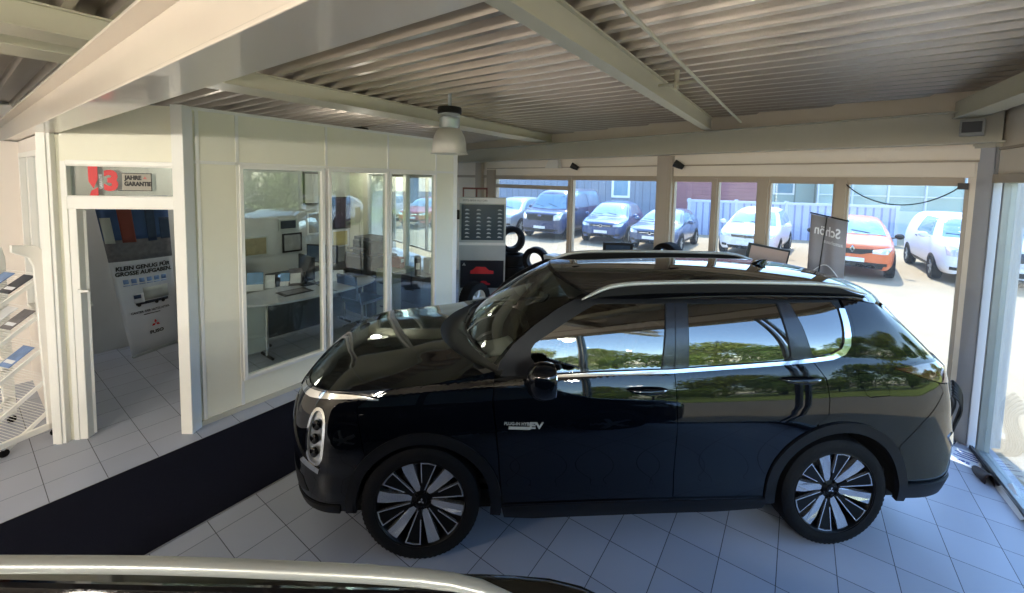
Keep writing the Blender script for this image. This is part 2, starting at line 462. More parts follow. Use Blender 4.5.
# door leaf, opened into the office
t = thing('door_1', MD @ Vector((.80, .06, 0)), 0, kind='structure')
hd = Vector((-.775, .632, 0)).normalized(); hn = hd.cross(Vector((0, 0, 1)))
Mdr = wallM(Vector((0, 0, 0)), hd, hn)
b = B(); b.box(0, -.02, .01, .09, .02, 2.04, Mdr); b.box(.67, -.02, .01, .76, .02, 2.04, Mdr); b.box(.09, -.02, .01, .67, .02, .12, Mdr); b.box(.09, -.02, 1.95, .67, .02, 2.04, Mdr)
b.build('door_leaf', 'frame_paint', t, bevel=.003)
b = B(); b.box(.09, -.004, .12, .67, .004, 1.95, Mdr); b.build('glass_pane', 'office_glass', t)
b = B(); b.tube([Mdr @ Vector(p) for p in ((.72, .02, 1.05), (.72, .065, 1.05), (.70, .07, 1.05), (.60, .07, 1.05))], .011); b.build('door_handle', 'white_plastic', t, smooth=60)
# latch handle seen on the jamb
t = thing('door_2', MD @ Vector((.80, 0, 1.28)), 0, kind='structure')
b = B(); inv = Matrix.Translation(-t.location) @ MD
b.box(.775, -.035, 1.335, .805, -.01, 1.365, inv); b.box(.715, -.042, 1.338, .80, -.028, 1.360, inv); b.build('door_handle', 'white_plastic', t, bevel=.004)

# narrow-window wall
b = B()
wbox(b, MW, 0, 1.77, 0, .06, 2.56, 2.69); wbox(b, MW, 0, .14, 0, .06, 0, 2.56); wbox(b, MW, 1.55, 1.77, 0, .06, 0, 2.56); wbox(b, MW, .14, 1.55, 0, .06, 0, .9)
b.build('wall_side', 'wall_white', kind='structure')
window(MW, .14, 1.55, .9, 2.56, .05, 'frame_paint', mull=((.8, .87),))
mat('blind', (92, 84, 80), .7)
t = thing('roller_blind', MW @ Vector((.2, .1, .9)), 0, 'grey brown vertical blinds behind the narrow window at far left', 'blind')
inv = Matrix.Translation(-t.location) @ MW
for i in range(12):
    b = B(); b.box(.2+i*.11, .1+.0, .95, .2+i*.11+.09, .106+.02*(i % 2), 2.5, inv); b.build('blind_slat', 'blind', t)

# office inner walls
OB = Vector((-5.74, 4.69, 0)); MI = wallM(OB, DA, -DB)
mat('office_grey', (188, 190, 190), .7)
b = B(); wbox(b, MI, .15, 4.3, 0, .1, 0, ZD+.05); b.build('wall_office_back', 'office_grey', kind='structure')
PE = C0+DA*3.46; MEn = wallM(PE, -DB, DA)
b = B(); wbox(b, MEn, .1, 2.95, 0, .06, 2.49, 2.98); wbox(b, MEn, .1, 2.95, 0, .06, 0, .3); wbox(b, MEn, 2.3, 2.95, 0, .06, .3, 2.49); b.build('wall_office_end', 'office_paint', kind='structure')
window(MEn, .1, 1.2, .3, 2.49, .04, 'frame_paint', glassm='pane_glass'); window(MEn, 1.2, 2.3, .3, 2.49, .04, 'frame_paint', glassm='pane_glass')
mat('office_ceiling', (200, 200, 196), .8)

# ------------------------------------------------------------------ steel frame
def ibeam(name, label, a0, a1, b0, b1, z0, z1, material, axis='a', fl=.012, web=None, cat='beam'):
    """I section running along DA (axis a) or DB (axis b)"""
    t = thing(name, AB((a0+a1)/2, (b0+b1)/2, z0), 0, label, cat)
    b = B()
    def bx(x0, x1, y0, y1, p, q):
        P = [AB(x0, y0, p), AB(x1, y0, p), AB(x1, y1, p), AB(x0, y1, p)]
        b.prism([v-t.location for v in P], (0, 0, q-p))
    bx(a0, a1, b0, b1, z0, z0+fl); bx(a0, a1, b0, b1, z1-fl, z1)
    if axis == 'a':
        c = web if web is not None else (b0+b1)/2; bx(a0, a1, c-.005, c+.005, z0+fl, z1-fl)
    else:
        c = web if web is not None else (a0+a1)/2; bx(c-.005, c+.005, b0, b1, z0+fl, z1-fl)
    b.build('beam_profile', material, t, bevel=.003)
    return t
ibeam('main_girder', 'large pale steel girder crossing the upper left of the view', .395, .575, -9.0, 3.3, 2.70, 2.955, 'girder_paint', 'b', .014, web=.47)
ibeam('roof_beam', 'cream roof beam running from top centre to the lintel beam', .3, 6.12, -1.115, -1.015, 3.12, ZD, 'steel_cream', web=-1.045)
ibeam('roof_beam', 'cream roof beam passing above the office partition behind the lamp', -4, 6.9, -4.34, -3.97, 3.145, ZD, 'steel_cream', web=-4.0)
ibeam('roof_beam', 'cream roof beam at the upper left corner ending at the girder', -4, 1.1, -3.68, -3.40, 3.14, ZD, 'steel_cream', web=-3.43)
# conduit under the deck
t = thing('conduit_pipe', AB(2, -.68, 3.17), 0, 'thin pale conduit pipe running under the metal deck', 'pipe')
b = B(); b.tube([AB(1.0, -.70, 3.17)-t.location, AB(5.80, -.65, 3.17)-t.location], .012, 8); b.build('pipe', 'steel_cream', t, smooth=60)
b = B(); b.tube([AB(3.40, -.68, 3.18)-t.location, AB(3.42, -.99, 3.18)-t.location], .014, 8); b.build('branch_pipe', 'steel_cream', t, smooth=60)
b = B(); b.tube([AB(3.42, -.85, 3.14)-t.location, AB(3.42, -.85, 3.285)-t.location], .02, 8); b.build('sprinkler_head', 'steel_cream', t, smooth=60)

# ------------------------------------------------------------------ light
w = bpy.data.worlds.new('sky'); scn.world = w; w.use_nodes = True
N = w.node_tree.nodes; L = w.node_tree.links
sk = N.new('ShaderNodeTexSky'); sk.sky_type = 'NISHITA'; sk.sun_disc = False; sk.sun_elevation = R(52); sk.sun_rotation = R(18); sk.air_density = 1.0; sk.dust_density = .2; sk.ozone_density = 3.0
L.new(sk.outputs[0], N['Background'].inputs[0]); N['Background'].inputs[1].default_value = .35
sd = bpy.data.lights.new('sun', 'SUN'); sd.energy = 2.4; sd.angle = R(.6); sd.color = (1, .95, .86)
so = bpy.data.objects.new('sun', sd); col.objects.link(so)
SD = Vector((math.sin(R(20))*math.cos(R(57)), math.cos(R(20))*math.cos(R(57)), math.sin(R(57))))
so.rotation_euler = SD.to_track_quat('Z', 'Y').to_euler(); so.location = SD*30

scn.view_settings.view_transform = 'Standard'; scn.view_settings.look = 'None'; scn.view_settings.gamma = 1
scn.view_settings.exposure = 1.72; scn.view_settings.use_curve_mapping = False
# ------------------------------------------------------------------ yard
mat('yard', (160, 142, 114), .9, var=.12, scale=1.5)
b = B(); b.box(-60, -60, -.12, 70, 80, -.03)
o = b.build('ground', 'yard', kind='structure')
# ------------------------------------------------------------------ body surface of the black SUV
# car frame: u = towards the tail (0 = front axle), v = across, z = up.  Side skin is addressed by (s, z): s runs along the plan outline.
_out = [(-.965, 0), (-.96, .22), (-.94, .42), (-.89, .61), (-.79, .76), (-.63, .86), (-.42, .90), (-.15, .918), (.3, .925), (.9, .922), (1.5, .922), (2.1, .928), (2.7, .932), (3.05, .922),
        (3.35, .895), (3.57, .83), (3.69, .71), (3.745, .55), (3.765, .36), (3.775, .18), (3.778, 0)]
def _cr(P, n=12):
    r = []; m = len(P)
    for i in range(m-1):
        p0 = P[i-1] if i else (P[1][0], -P[1][1]); p1 = P[i]; p2 = P[i+1]; p3 = P[i+2] if i+2 < m else (P[-2][0], -P[-2][1])
        for k in range(n):
            t = k/n
            r.append(tuple(.5*((2*p1[j])+(-p0[j]+p2[j])*t+(2*p0[j]-5*p1[j]+4*p2[j]-p3[j])*t*t+(-p0[j]+3*p1[j]-3*p2[j]+p3[j])*t**3) for j in (0, 1)))
    r.append(P[-1]); return r
_pl = _cr(_out); _al = [0.]
for _a, _b in zip(_pl, _pl[1:]): _al.append(_al[-1]+math.hypot(_b[0]-_a[0], _b[1]-_a[1]))
_k = min(range(len(_pl)), key=lambda i: abs(_pl[i][0]-1.5)); _off = _pl[_k][0]-_al[_k]
_al = [x+_off for x in _al]; SF = _al[0]; SB = _al[-1]
def plan_raw(s):
    lo, hi = 0, len(_al)-1
    s = max(SF, min(SB, s))
    while hi-lo > 1:
        m = (lo+hi)//2
        if _al[m] <= s: lo = m
        else: hi = m
    t = (s-_al[lo])/(_al[hi]-_al[lo]); a, b = _pl[lo], _pl[hi]
    return a[0]+(b[0]-a[0])*t, a[1]+(b[1]-a[1])*t
def plan(s):
    u, v = plan_raw(s); e = .03
    if s < SF+e: a = plan_raw(2*SF+e-s if s < SF else s); p = plan_raw(s+e); q = plan_raw(max(SF, s-e)); q = (q[0], q[1]) if s-e > SF else (plan_raw(2*SF-(s-e))[0], -plan_raw(2*SF-(s-e))[1])
    elif s > SB-e: q = plan_raw(s-e); w = plan_raw(2*SB-(s+e)); p = (w[0], -w[1])
    else: p = plan_raw(s+e); q = plan_raw(s-e)
    tu, tv = p[0]-q[0], p[1]-q[1]; l = math.hypot(tu, tv); tu /= l; tv /= l
    return u, v, -tv, tu                     # outward normal (nu, nv)
BELT = [(-1.6, 1.0), (-.5, 1.05), (.0, 1.11), (.46, 1.15), (.84, 1.178), (1.5, 1.20), (2.37, 1.253), (2.75, 1.28), (3.3, 1.25), (4.7, 1.2)]
def belt(s): return smooth_interp(BELT, s)
_side = [(.15, .085), (.24, .05), (.33, .022), (.42, .016), (.52, .022), (.62, .026), (.71, .020), (.79, .011), (.86, .004), (.93, .002)]
_front = [(.15, .16), (.22, .10), (.3, .05), (.42, .012), (.55, 0), (.75, 0), (.86, .015), (.95, .05), (1.0, .09), (1.05, .15), (1.2, .4)]
_rear = [(.2, .12), (.3, .04), (.42, -.03), (.55, -.045), (.70, -.03), (.85, .02), (1.0, .045), (1.12, .06), (1.22, .085), (1.4, .12), (1.55, .15), (1.62, .17), (1.70, .20)]
def f_side(s, z):
    zb = belt(s); d = zb-z
    if z <= .46: return smooth_interp(_side, z)
    if z < zb:
        return smooth_interp([(.44, .0169), (.48, .0189), (.53, .0200), (zb-.40, .003), (zb-.35, .002), (zb-.30, .006), (zb-.25, .014), (zb-.20, .024), (zb-.15, .036), (zb-.10, .051), (zb-.05, .069), (zb, .091), (zb+.02, .0955)], z)
    t = z-zb; top = 1.60-zb
    lim = .238; a = .19; k = (lim-.091-a*top)/top**2
    if t <= top: return .091+a*t+k*t*t
    return lim+(t-top)*(a+2*k*top)*1.5
def inset(s, z):
    u, v, nu, nv = plan(s)
    w = min(1, abs(nu))**2
    g = f_side(s, z)
    if nu < 0: return g*(1-w)+w*smooth_interp(_front, z)
    return g*(1-w)+w*smooth_interp(_rear, z)
def P(s, z, side=-1, off=0.):
    u, v, nu, nv = plan(s); i = inset(s, z)-off
    sh = .82*max(0., z-1.16)*sst(2.9, 3.7, s)          # the tail leans forward above the lamps
    return Vector((u-nu*i-sh, side*(v-nv*i), z))
def arch(cu, cz, r, a0, a1, n=22):
    return [(cu+r*math.cos(R(a0+(a1-a0)*k/n)), cz+r*math.sin(R(a0+(a1-a0)*k/n))) for k in range(n+1)]
# ------------------------------------------------------------------ the black SUV
def car_paint(name, c, rough=.25, coat=1., metal=0., spec=.5):
    m = mat(name, c, rough, metal, coat, var=.02, scale=3, spec=spec)
    m.node_tree.nodes['Principled BSDF'].inputs['Coat Roughness'].default_value = .012
    m.node_tree.nodes['Principled BSDF'].inputs['Coat IOR'].default_value = 1.55
    return m
car_paint('paint_black', (4, 6, 12), .012, coat=0., spec=.5)
mat('gloss_black', (8, 8, 10), .05, coat=0., var=.02)
mat('pillar_film', (34, 38, 48), .25, coat=.3, var=.02)
mat('cladding', (14, 15, 19), .5, spec=.25)
mat('shell_black', (4, 4, 5), .9)
mat('cabin', (26, 24, 24), .75)
mat('cabin_light', (70, 66, 62), .8)
mat('alloy_face', (200, 202, 208), .22, metal=.85, var=.03)
mat('alloy_black', (6, 6, 8), .4, spec=.2)
mat('satin_rail', (196, 198, 194), .32, metal=.55)
mat('lamp_red', (58, 10, 14), .06, coat=1.)
mat('lamp_lens', (210, 214, 220), .08, metal=.6, coat=1.)
mat('lamp_smoke', (46, 50, 58), .05, coat=1., var=.3, scale=30)
glass('side_glass', (110, 116, 114), k=3.6, base=.02, ior=1.5)
glass('privacy_glass', (40, 44, 46), k=3.8, base=.02, ior=1.5)
glass('windscreen', (190, 196, 186), k=1.3, base=.02, ior=1.5)

SUV_M = Matrix.Translation((-.58288, 3.26326, 0)) @ Matrix.Rotation(R(3.56), 4, 'Z')
suv = thing('black_suv', M=SUV_M, label='large glossy black SUV parked side-on in the middle of the showroom', cat='car')

def resample(poly, step, closed=True):
    r = []; n = len(poly)
    for i in range(n if closed else n-1):
        a, b = poly[i], poly[(i+1) % n]; l = math.hypot(b[0]-a[0], b[1]-a[1]); k = max(1, int(math.ceil(l/step)))
        for j in range(k): r.append((a[0]+(b[0]-a[0])*j/k, a[1]+(b[1]-a[1])*j/k))
    if not closed: r.append(poly[-1])
    return r
def inside(p, poly):
    x, y = p; c = False; n = len(poly)
    for i in range(n):
        x1, y1 = poly[i]; x2, y2 = poly[i-1]
        if (y1 > y) != (y2 > y) and x < (x2-x1)*(y-y1)/(y2-y1)+x1: c = not c
    return c
def nearb(p, B, d):
    d2 = d*d
    for q in B:
        if (p[0]-q[0])**2+(p[1]-q[1])**2 < d2: return True
    return False
def skin(name, fn, poly, parent, material, holes=(), step=.024, thick=.012, inw=None, flip=False):
    """panel: polygon in parameter space mapped by fn(a, b, off) -> Vector, with smooth analytic normals and a turned-in edge"""
    bs = .018
    outer = resample(poly, bs); hs = [resample(h, bs) for h in holes]
    pts = list(outer); edges = [(i, (i+1) % len(outer)) for i in range(len(outer))]
    for h in hs:
        k = len(pts); pts += h; edges += [(k+i, k+(i+1) % len(h)) for i in range(len(h))]
    nb = len(pts); Bd = list(pts)
    xs = [p[0] for p in outer]; ys = [p[1] for p in outer]
    x = min(xs)+step/2; row = 0
    while x < max(xs):
        y = min(ys)+(step/2 if row % 2 else 0)
        while y < max(ys):
            if inside((x, y), outer) and not any(inside((x, y), h) for h in hs) and not nearb((x, y), Bd, bs*.6): pts.append((x, y))
            y += step
        x += step*.87; row += 1
    r = delaunay_2d_cdt([Vector(p) for p in pts], edges, [], 0, 1e-6)
    V, Fs = r[0], r[2]
    tri = []
    for f in Fs:
        c = (sum(V[i][0] for i in f)/len(f), sum(V[i][1] for i in f)/len(f))
        if inside(c, outer) and not any(inside(c, h) for h in hs): tri.append(list(f))
    used = sorted({i for f in tri for i in f}); ix = {i: k for k, i in enumerate(used)}
    co = [fn(V[i][0], V[i][1], 0.) for i in used]; nr = []
    e = .004
    for i in used:
        a, b = V[i]
        du = fn(a+e, b, 0)-fn(a-e, b, 0); dv = fn(a, b+e, 0)-fn(a, b-e, 0); n = du.cross(dv)
        n = n.normalized() if n.length > 1e-12 else Vector((0, 0, 1)); nr.append(n)
    out0 = fn(V[used[0]][0], V[used[0]][1], .01)-co[0]
    sgn = 1 if nr[0].dot(out0) > 0 else -1
    nr = [n*sgn for n in nr]
    faces = []
    for f in tri:
        g = [ix[i] for i in f]
        n = (co[g[1]]-co[g[0]]).cross(co[g[2]]-co[g[0]])
        if n.dot(nr[g[0]]) < 0: g = g[::-1]
        faces.append(g)
    # turned-in edge
    ec = {}
    for g in faces:
        for i in range(len(g)):
            a, b = g[i], g[(i+1) % len(g)]; ec[(a, b)] = 1
    bd = [(a, b) for a, b in ec if (b, a) not in ec]
    nv = len(co); vm = {}
    allco = list(co); alln = list(nr)
    if thick:
        for a, b in bd:
            p, q = co[a], co[b]; t = (q-p); nn = t.cross(nr[a])
            nn = nn.normalized() if nn.length > 1e-9 else nr[a]
            k = len(allco)
            allco += [p, q, q-nr[b]*thick, p-nr[a]*thick]; alln += [nn]*4
            faces.append([k+1, k, k+3, k+2])
    me = bpy.data.meshes.new(name); me.from_pydata(allco, [], faces)
    for p in me.polygons: p.use_smooth = True
    me.update(); me.normals_split_custom_set_from_vertices(alln)
    me.materials.append(MATS[material]); o = bpy.data.objects.new(name, me); col.objects.link(o)
    if parent: o.parent = parent
    return o
def sk(name, poly, material, side=-1, holes=(), off=0., parent=suv, **k):
    return skin(name, lambda a, b, o: P(a, b, side, o+off), poly, parent, material, holes, **k)
def ribbon(path, w):
    """closed polygon around a path; w = widths"""
    L_, R_ = [], []
    n = len(path)
    for i, p in enumerate(path):
        a = path[max(0, i-1)]; b = path[min(n-1, i+1)]; tx, ty = b[0]-a[0], b[1]-a[1]; l = math.hypot(tx, ty); tx /= l; ty /= l
        ww = (w[i] if isinstance(w, (list, tuple)) else w)/2
        L_.append((p[0]-ty*ww, p[1]+tx*ww)); R_.append((p[0]+ty*ww, p[1]-tx*ww))
    return L_+R_[::-1]

HE = [(.455, 1.186), (.25, 1.146), (.05, 1.108), (-.12, 1.088), (-.28, 1.071), (-.42, 1.06), (-.58, 1.05), (-.75, 1.035), (-.95, 1.02), (-1.2, 1.005), (-1.45, .995), (SF, .99)]   # bonnet edge
def hz(s): return smooth_interp(HE[::-1], s)
AF = arch(.02, .365, .475, 187, -8, 40); AR = arch(2.706, .375, .495, 187, -8, 40)
ga = .0025
cutF = lambda a0, a1, n=16: arch(.02, .365, .475, a0, a1, n)
cutR = lambda a0, a1, n=16: arch(2.706, .375, .495, a0, a1, n)
lampU = [(-1.12, .985), (-.80, 1.008), (-.52, 1.04), (-.30, 1.034), (-.21, 1.078), (-.30, 1.066), (-.42, 1.054), (-.58, 1.044), (-.75, 1.029), (-.95, 1.014), (-1.12, 1.003)]
drl = ribbon([(-1.16, .972), (-.95, .985), (-.80, .998), (-.62, 1.017), (-.48, 1.024), (-.36, 1.024), (-.27, 1.018)], [.02, .03, .036, .03, .024, .018, .008])
lampM = [(-.668+.066*math.copysign(abs(math.cos(2*PI*k/24))**.8, math.cos(2*PI*k/24))+.03*math.sin(2*PI*k/24)*0, .775+.165*math.copysign(abs(math.sin(2*PI*k/24))**.8, math.sin(2*PI*k/24))) for k in range(24)]
BOT = .30
tail = [(3.10, 1.20), (3.35, 1.215), (3.60, 1.21), (3.95, 1.20), (4.25, 1.195), (4.25, 1.10), (3.95, 1.075), (3.66, 1.055), (3.45, 1.09), (3.25, 1.15)]
wins = {
 'front': [(.703, 1.344), (.80, 1.405), (.90, 1.465), (1.0, 1.520), (1.10, 1.568), (1.14, 1.576), (1.583, 1.578), (1.555, 1.40), (1.517, 1.192), (1.1, 1.182), (.84, 1.170), (.73, 1.19), (.675, 1.262), (.678, 1.31)],
 'rear': [(1.739, 1.580), (1.718, 1.40), (1.700, 1.203), (2.0, 1.224), (2.35, 1.248), (2.382, 1.27), (2.375, 1.42), (2.359, 1.584)],
 'quarter': [(2.455, 1.590), (2.50, 1.45), (2.53, 1.29), (2.55, 1.272), (2.68, 1.288), (2.735, 1.315), (2.765, 1.356), (2.782, 1.43), (2.792, 1.553), (2.765, 1.594)]}
ZR = 1.612
for sd_ in (-1, 1):
    S = lambda *a, **k: sk(*a, side=sd_, **k)
    # inner shell behind the shut lines
    sh = [(SF, .32), (-.46, .32)]+cutF(187, -8, 30)+[(.52, .32), (2.2, .32)]+cutR(187, -8, 30)+[(3.4, .32), (SB, .32), (SB, 1.15), (3.2, 1.2), (2.5, 1.24), (.5, 1.13), (.1, 1.07), (-.4, 1.02), (SF, .95)]
    S('body_shell', sh, 'shell_black', off=-.04, step=.06, thick=0)
    # nose
    fb = [(SF, BOT-.05), (-1.2, BOT-.05), (-.80, BOT-.03), (-.60, BOT), (-.455, BOT+.02)]+cutF(184, 138, 12)+[(-.40, .93), (-.405, 1.01), (-.50, 1.012), (-.62, 1.005), (-.80, .985), (-.95, .972), (-1.16, .958), (SF, .955)]
    S('front_bumper', fb, 'paint_black', holes=[lampM])
    S('headlight', lampM, 'lamp_lens', off=-.012, step=.03)
    S('headlight_bezel', ribbon([lampM[i % 24] for i in range(25)], .018), 'chrome', off=.004)
    for c in ((-.665, .85), (-.668, .77), (-.665, .69)):
        b = B(); q = P(c[0], c[1], sd_, -.006); n = (P(c[0], c[1], sd_, .1)-q).normalized(); b.lathe([(.030, 0), (.030, .014), (.022, .018), (.0, .02)], 16, frame_m(q, n.cross(Vector((0, 0, 1))), n.cross(n.cross(Vector((0, 0, 1)))) ) , cap=False)
        b.build('headlight_reflector', 'gloss_black', suv, smooth=40)
    S('running_light', drl, 'chrome', off=.006, step=.03)
    S('daytime_lamp', lampU, 'lamp_smoke', off=-.001, step=.03)
    S('front_grille', [(SF, .96), (-1.2, .965), (-1.17, .62), (-1.25, .52), (SF, .50)], 'cladding', off=.004)
    for zz in (.60, .68, .76, .84, .92): S('grille_bar', ribbon([(SF, zz), (-1.19, zz)], .02), 'gloss_black', off=.012)
    S('chrome_trim', ribbon([(-1.06, .90), (-.96, .80), (-.88, .70), (-.78, .615), (-.64, .565)], [.02, .035, .05, .06, .04]), 'chrome', off=.008, step=.03)
    S('air_intake', [(-1.02, .52), (-.80, .48), (-.74, .40), (-1.0, .36)], 'cladding', off=.003)
    S('skid_trim', ribbon([(SF, .31), (-1.1, .31), (-.8, .31), (-.5, .33)], .05), 'cladding', off=.01)
    # front wing
    fe = [(-.40+.006, .93)]+cutF(137, -8, 30)+[(.502, .30), (.497, .34), (.47, .70), (.432, 1.03), (.448, 1.17), (.44, 1.182)]+[(s, hz(s)-.004) for s in (.25, .05, -.12, -.2)]+[(-.205, 1.072), (-.29, 1.028), (-.398, 1.012)]
    S('fender', fe, 'paint_black')
    # doors
    fd = [(.505+ga, .36), (.476+ga, .70), (.438+ga, 1.03), (.445, 1.12), (.55, 1.135), (.84, 1.152), (1.2, 1.170), (1.600-ga, 1.176), (1.600-ga, .80), (1.600-ga, .36)]
    S('front_door', fd, 'paint_black')
    rd = [(1.600+ga, .36), (1.600+ga, 1.176), (2.0, 1.203), (2.52, 1.246), (2.590, 1.145), (2.597, 1.03), (2.588, .93), (2.52, .862)]+cutR(113, 184, 22)[1:]+[(2.20, .34)]
    S('rear_door', rd, 'paint_black')
    fuel = [(2.815, 1.175), (2.96, 1.178), (2.99, 1.165), (3.03, 1.06), (3.025, 1.035), (2.88, 1.03), (2.855, 1.045), (2.81, 1.14)]
    fg = [(2.819, 1.172), (2.958, 1.175), (2.987, 1.163), (3.026, 1.06), (3.021, 1.039), (2.881, 1.034), (2.859, 1.048), (2.814, 1.14)]
    qp = [(2.527, 1.246), (2.596, 1.145), (2.603, 1.03), (2.594, .93), (2.53, .868)]+cutR(111, 35, 20)+[(3.13, .70), (3.28, .86), (3.48, 1.03), (3.44, 1.087), (3.25, 1.145), (3.085, 1.20), (3.35, 1.222), (3.60, 1.218), (3.74, 1.28), (3.62, 1.42), (3.46, 1.535)]+[(q_, ZR-.010-.03*sst(2.85, 3.4, q_)) for q_ in (3.40, 3.30, 3.2, 3.1, 3.0, 2.9)]+[(2.845, ZR-.006), (2.838, 1.50), (2.81, 1.375), (2.75, 1.295), (2.62, 1.262)]
    S('quarter_panel', qp, 'paint_black', holes=[fuel] if sd_ < 0 else [])
    if sd_ < 0: S('fuel_flap', fg, 'paint_black')
    rb = [(3.19, .37)]+cutR(-2, 33, 8)+[(3.135, .695), (3.285, .855), (3.485, 1.025), (3.455, 1.080), (3.66, 1.048), (3.8, .92), (3.9, .80), (SB, .78), (SB, .28), (3.9, .28), (3.5, .31), (3.25, .34)]
    S('rear_bumper', rb, 'paint_black')
    S('skid_trim', ribbon([(3.19, .37), (3.4, .35), (3.7, .34), (4.0, .34), (SB, .34)], [.09, .1, .1, .1, .1]), 'cladding', off=.01)
    S('rear_reflector', [(3.56, .70), (3.62, .72), (3.95, .60), (3.90, .55), (3.66, .60)], 'chrome', off=.006)
    S('tail_light', tail, 'lamp_red', off=.004, step=.03)
    S('tail_light_trim', ribbon([(3.12, 1.203), (3.35, 1.219), (3.60, 1.214), (3.95, 1.204), (4.2, 1.20)], .014), 'gloss_black', off=.007)
    S('tailgate', [(3.665, 1.052), (3.805, .925), (3.905, .805), (SB, .785), (SB, 1.06), (4.26, 1.09), (3.96, 1.068)], 'paint_black')
    S('tailgate', [(3.745, 1.28), (3.62, 1.215), (3.95, 1.207), (4.26, 1.20), (4.26, 1.10), (SB, 1.07), (SB, 1.24), (4.0, 1.25)], 'paint_black')
    S('tailgate_glass', [(3.745, 1.285), (4.0, 1.26), (SB, 1.25), (SB, 1.56), (3.95, 1.56), (3.47, 1.54), (3.625, 1.42)], 'privacy_glass', off=-.003)
    # greenhouse side
    A_ = [(.47, 1.19), (.60, 1.31), (.75, 1.42), (.90, 1.52), (1.0, 1.575), (1.10, ZR)]
    gh = [(.48, 1.152), (.50, 1.19), (.605, 1.31), (.755, 1.42), (.90, 1.512), (1.0, 1.565), (1.10, ZR-.008), (2.825, ZR-.003), (2.82, 1.50), (2.80, 1.385), (2.755, 1.305), (2.62, 1.266), (2.52, 1.248), (2.0, 1.206), (1.596, 1.179), (.84, 1.154)]
    S('window_surround', gh, 'cladding', holes=list(wins.values()), off=-.004)
    S('pillar_panel', [(1.522, 1.194), (1.600, 1.199), (1.646, 1.583), (1.590, 1.581), (1.562, 1.40)], 'pillar_film', off=.001)
    S('pillar_panel', [(1.605, 1.199), (1.695, 1.204), (1.712, 1.40), (1.733, 1.583), (1.651, 1.583)], 'pillar_film', off=.001)
    S('pillar_panel', [(2.388, 1.252), (2.525, 1.262), (2.492, 1.45), (2.448, 1.590), (2.367, 1.585), (2.382, 1.42)], 'pillar_film', off=.001)
    S('door_window', wins['front'], 'side_glass', off=-.008, thick=0)
    S('door_window', wins['rear'], 'privacy_glass', off=-.008, thick=0)
    S('quarter_window', wins['quarter'], 'privacy_glass', off=-.008, thick=0)
    S('rear_side_glass', [(2.868, 1.560), (3.13, 1.555), (3.36, 1.45), (3.52, 1.31), (3.46, 1.285), (3.0, 1.295), (2.83, 1.32), (2.86, 1.43)], 'gloss_black', off=.001)
    ch = [(.80, 1.156), (1.0, 1.163), (1.3, 1.172), (1.596, 1.182), (2.0, 1.209), (2.36, 1.235), (2.54, 1.253), (2.66, 1.272), (2.745, 1.302), (2.78, 1.345), (2.80, 1.41), (2.812, 1.48), (2.82, 1.560)]
    S('chrome_strip', ribbon(ch, [.012, .018, .02, .02, .02, .02, .022, .032, .042, .046, .046, .046, .044]), 'chrome', off=.004, step=.03)
    # arches and sill
    for c, r, nm in ((AF, 1, 'f'), (AR, 1, 'r')):
        c2 = ((.02, .365, .475) if nm == 'f' else (2.706, .375, .495))
        ring = arch(*c2, 190, -10, 40) if False else [(c2[0]+(c2[2]+.006)*math.cos(R(a)), c2[1]+(c2[2]+.006)*math.sin(R(a))) for a in range(186, -10, -5)]
        ringi = [(c2[0]+(c2[2]-.06)*math.cos(R(a)), c2[1]+(c2[2]-.06)*math.sin(R(a))) for a in range(-9, 187, 5)]
        S('arch_cladding', ring+ringi, 'cladding', off=.012, step=.03, thick=.03)
    S('sill_cladding', [(.50, .355), (2.215, .36), (2.20, .29), (1.9, .265), (.7, .25), (.52, .27)], 'cladding', off=.012, thick=.04)
    S('sill_strip', ribbon([(.52, .362), (1.4, .368), (2.2, .366)], .012), 'gloss_black', off=.008)
    # wheel wells
    for cu, cz, r in ((.02, .365, .43), (2.706, .375, .445)):
        b = B(); rows = []
        for v in (.90, .55):
            rows.append([(cu+r*math.cos(R(a)), sd_*v, cz+r*math.sin(R(a))) for a in range(-6, 187, 8)])
        b.grid(rows); b.prism([(cu+r*math.cos(R(a)), sd_*.55, cz+r*math.sin(R(a))) for a in range(-6, 187, 8)], (0, -sd_*.01, 0))
        b.build('wheel_well', 'shell_black', suv)

# door handles and mirror, near and far side
def handle(s, z, sd_, w=.26):
    b = B(); rows = []
    for k in range(13):
        t = k/12; ss = s+w*(t-.5)
        h = .015*(1-abs(2*t-1)**4)+.003; o = .012+.026*(1-abs(2*t-1)**3)
        row = []
        for a in range(10):
            an = 2*PI*a/10; row.append(P(ss, z+h*math.sin(an), sd_, o+.010*math.cos(an)))
        rows.append(row)
    b.grid(rows, close_u=True); hd_ = b.build('door_handle', 'paint_black', suv, smooth=60)
    poly = [(s+(w*.56)*math.cos(2*PI*k/24)*(1 if math.cos(2*PI*k/24) > 0 else 1), z+.004+.036*math.sin(2*PI*k/24)) for k in range(24)]
    sk('handle_recess', poly, 'gloss_black', side=sd_, off=.0015, step=.03, thick=.002)
    b = B(); q = P(s+w*.40, z+.002, sd_, .030); b.ball(q, .008, (1.6, 1, 1)); b.build('lock_cover', 'chrome', suv, smooth=60)
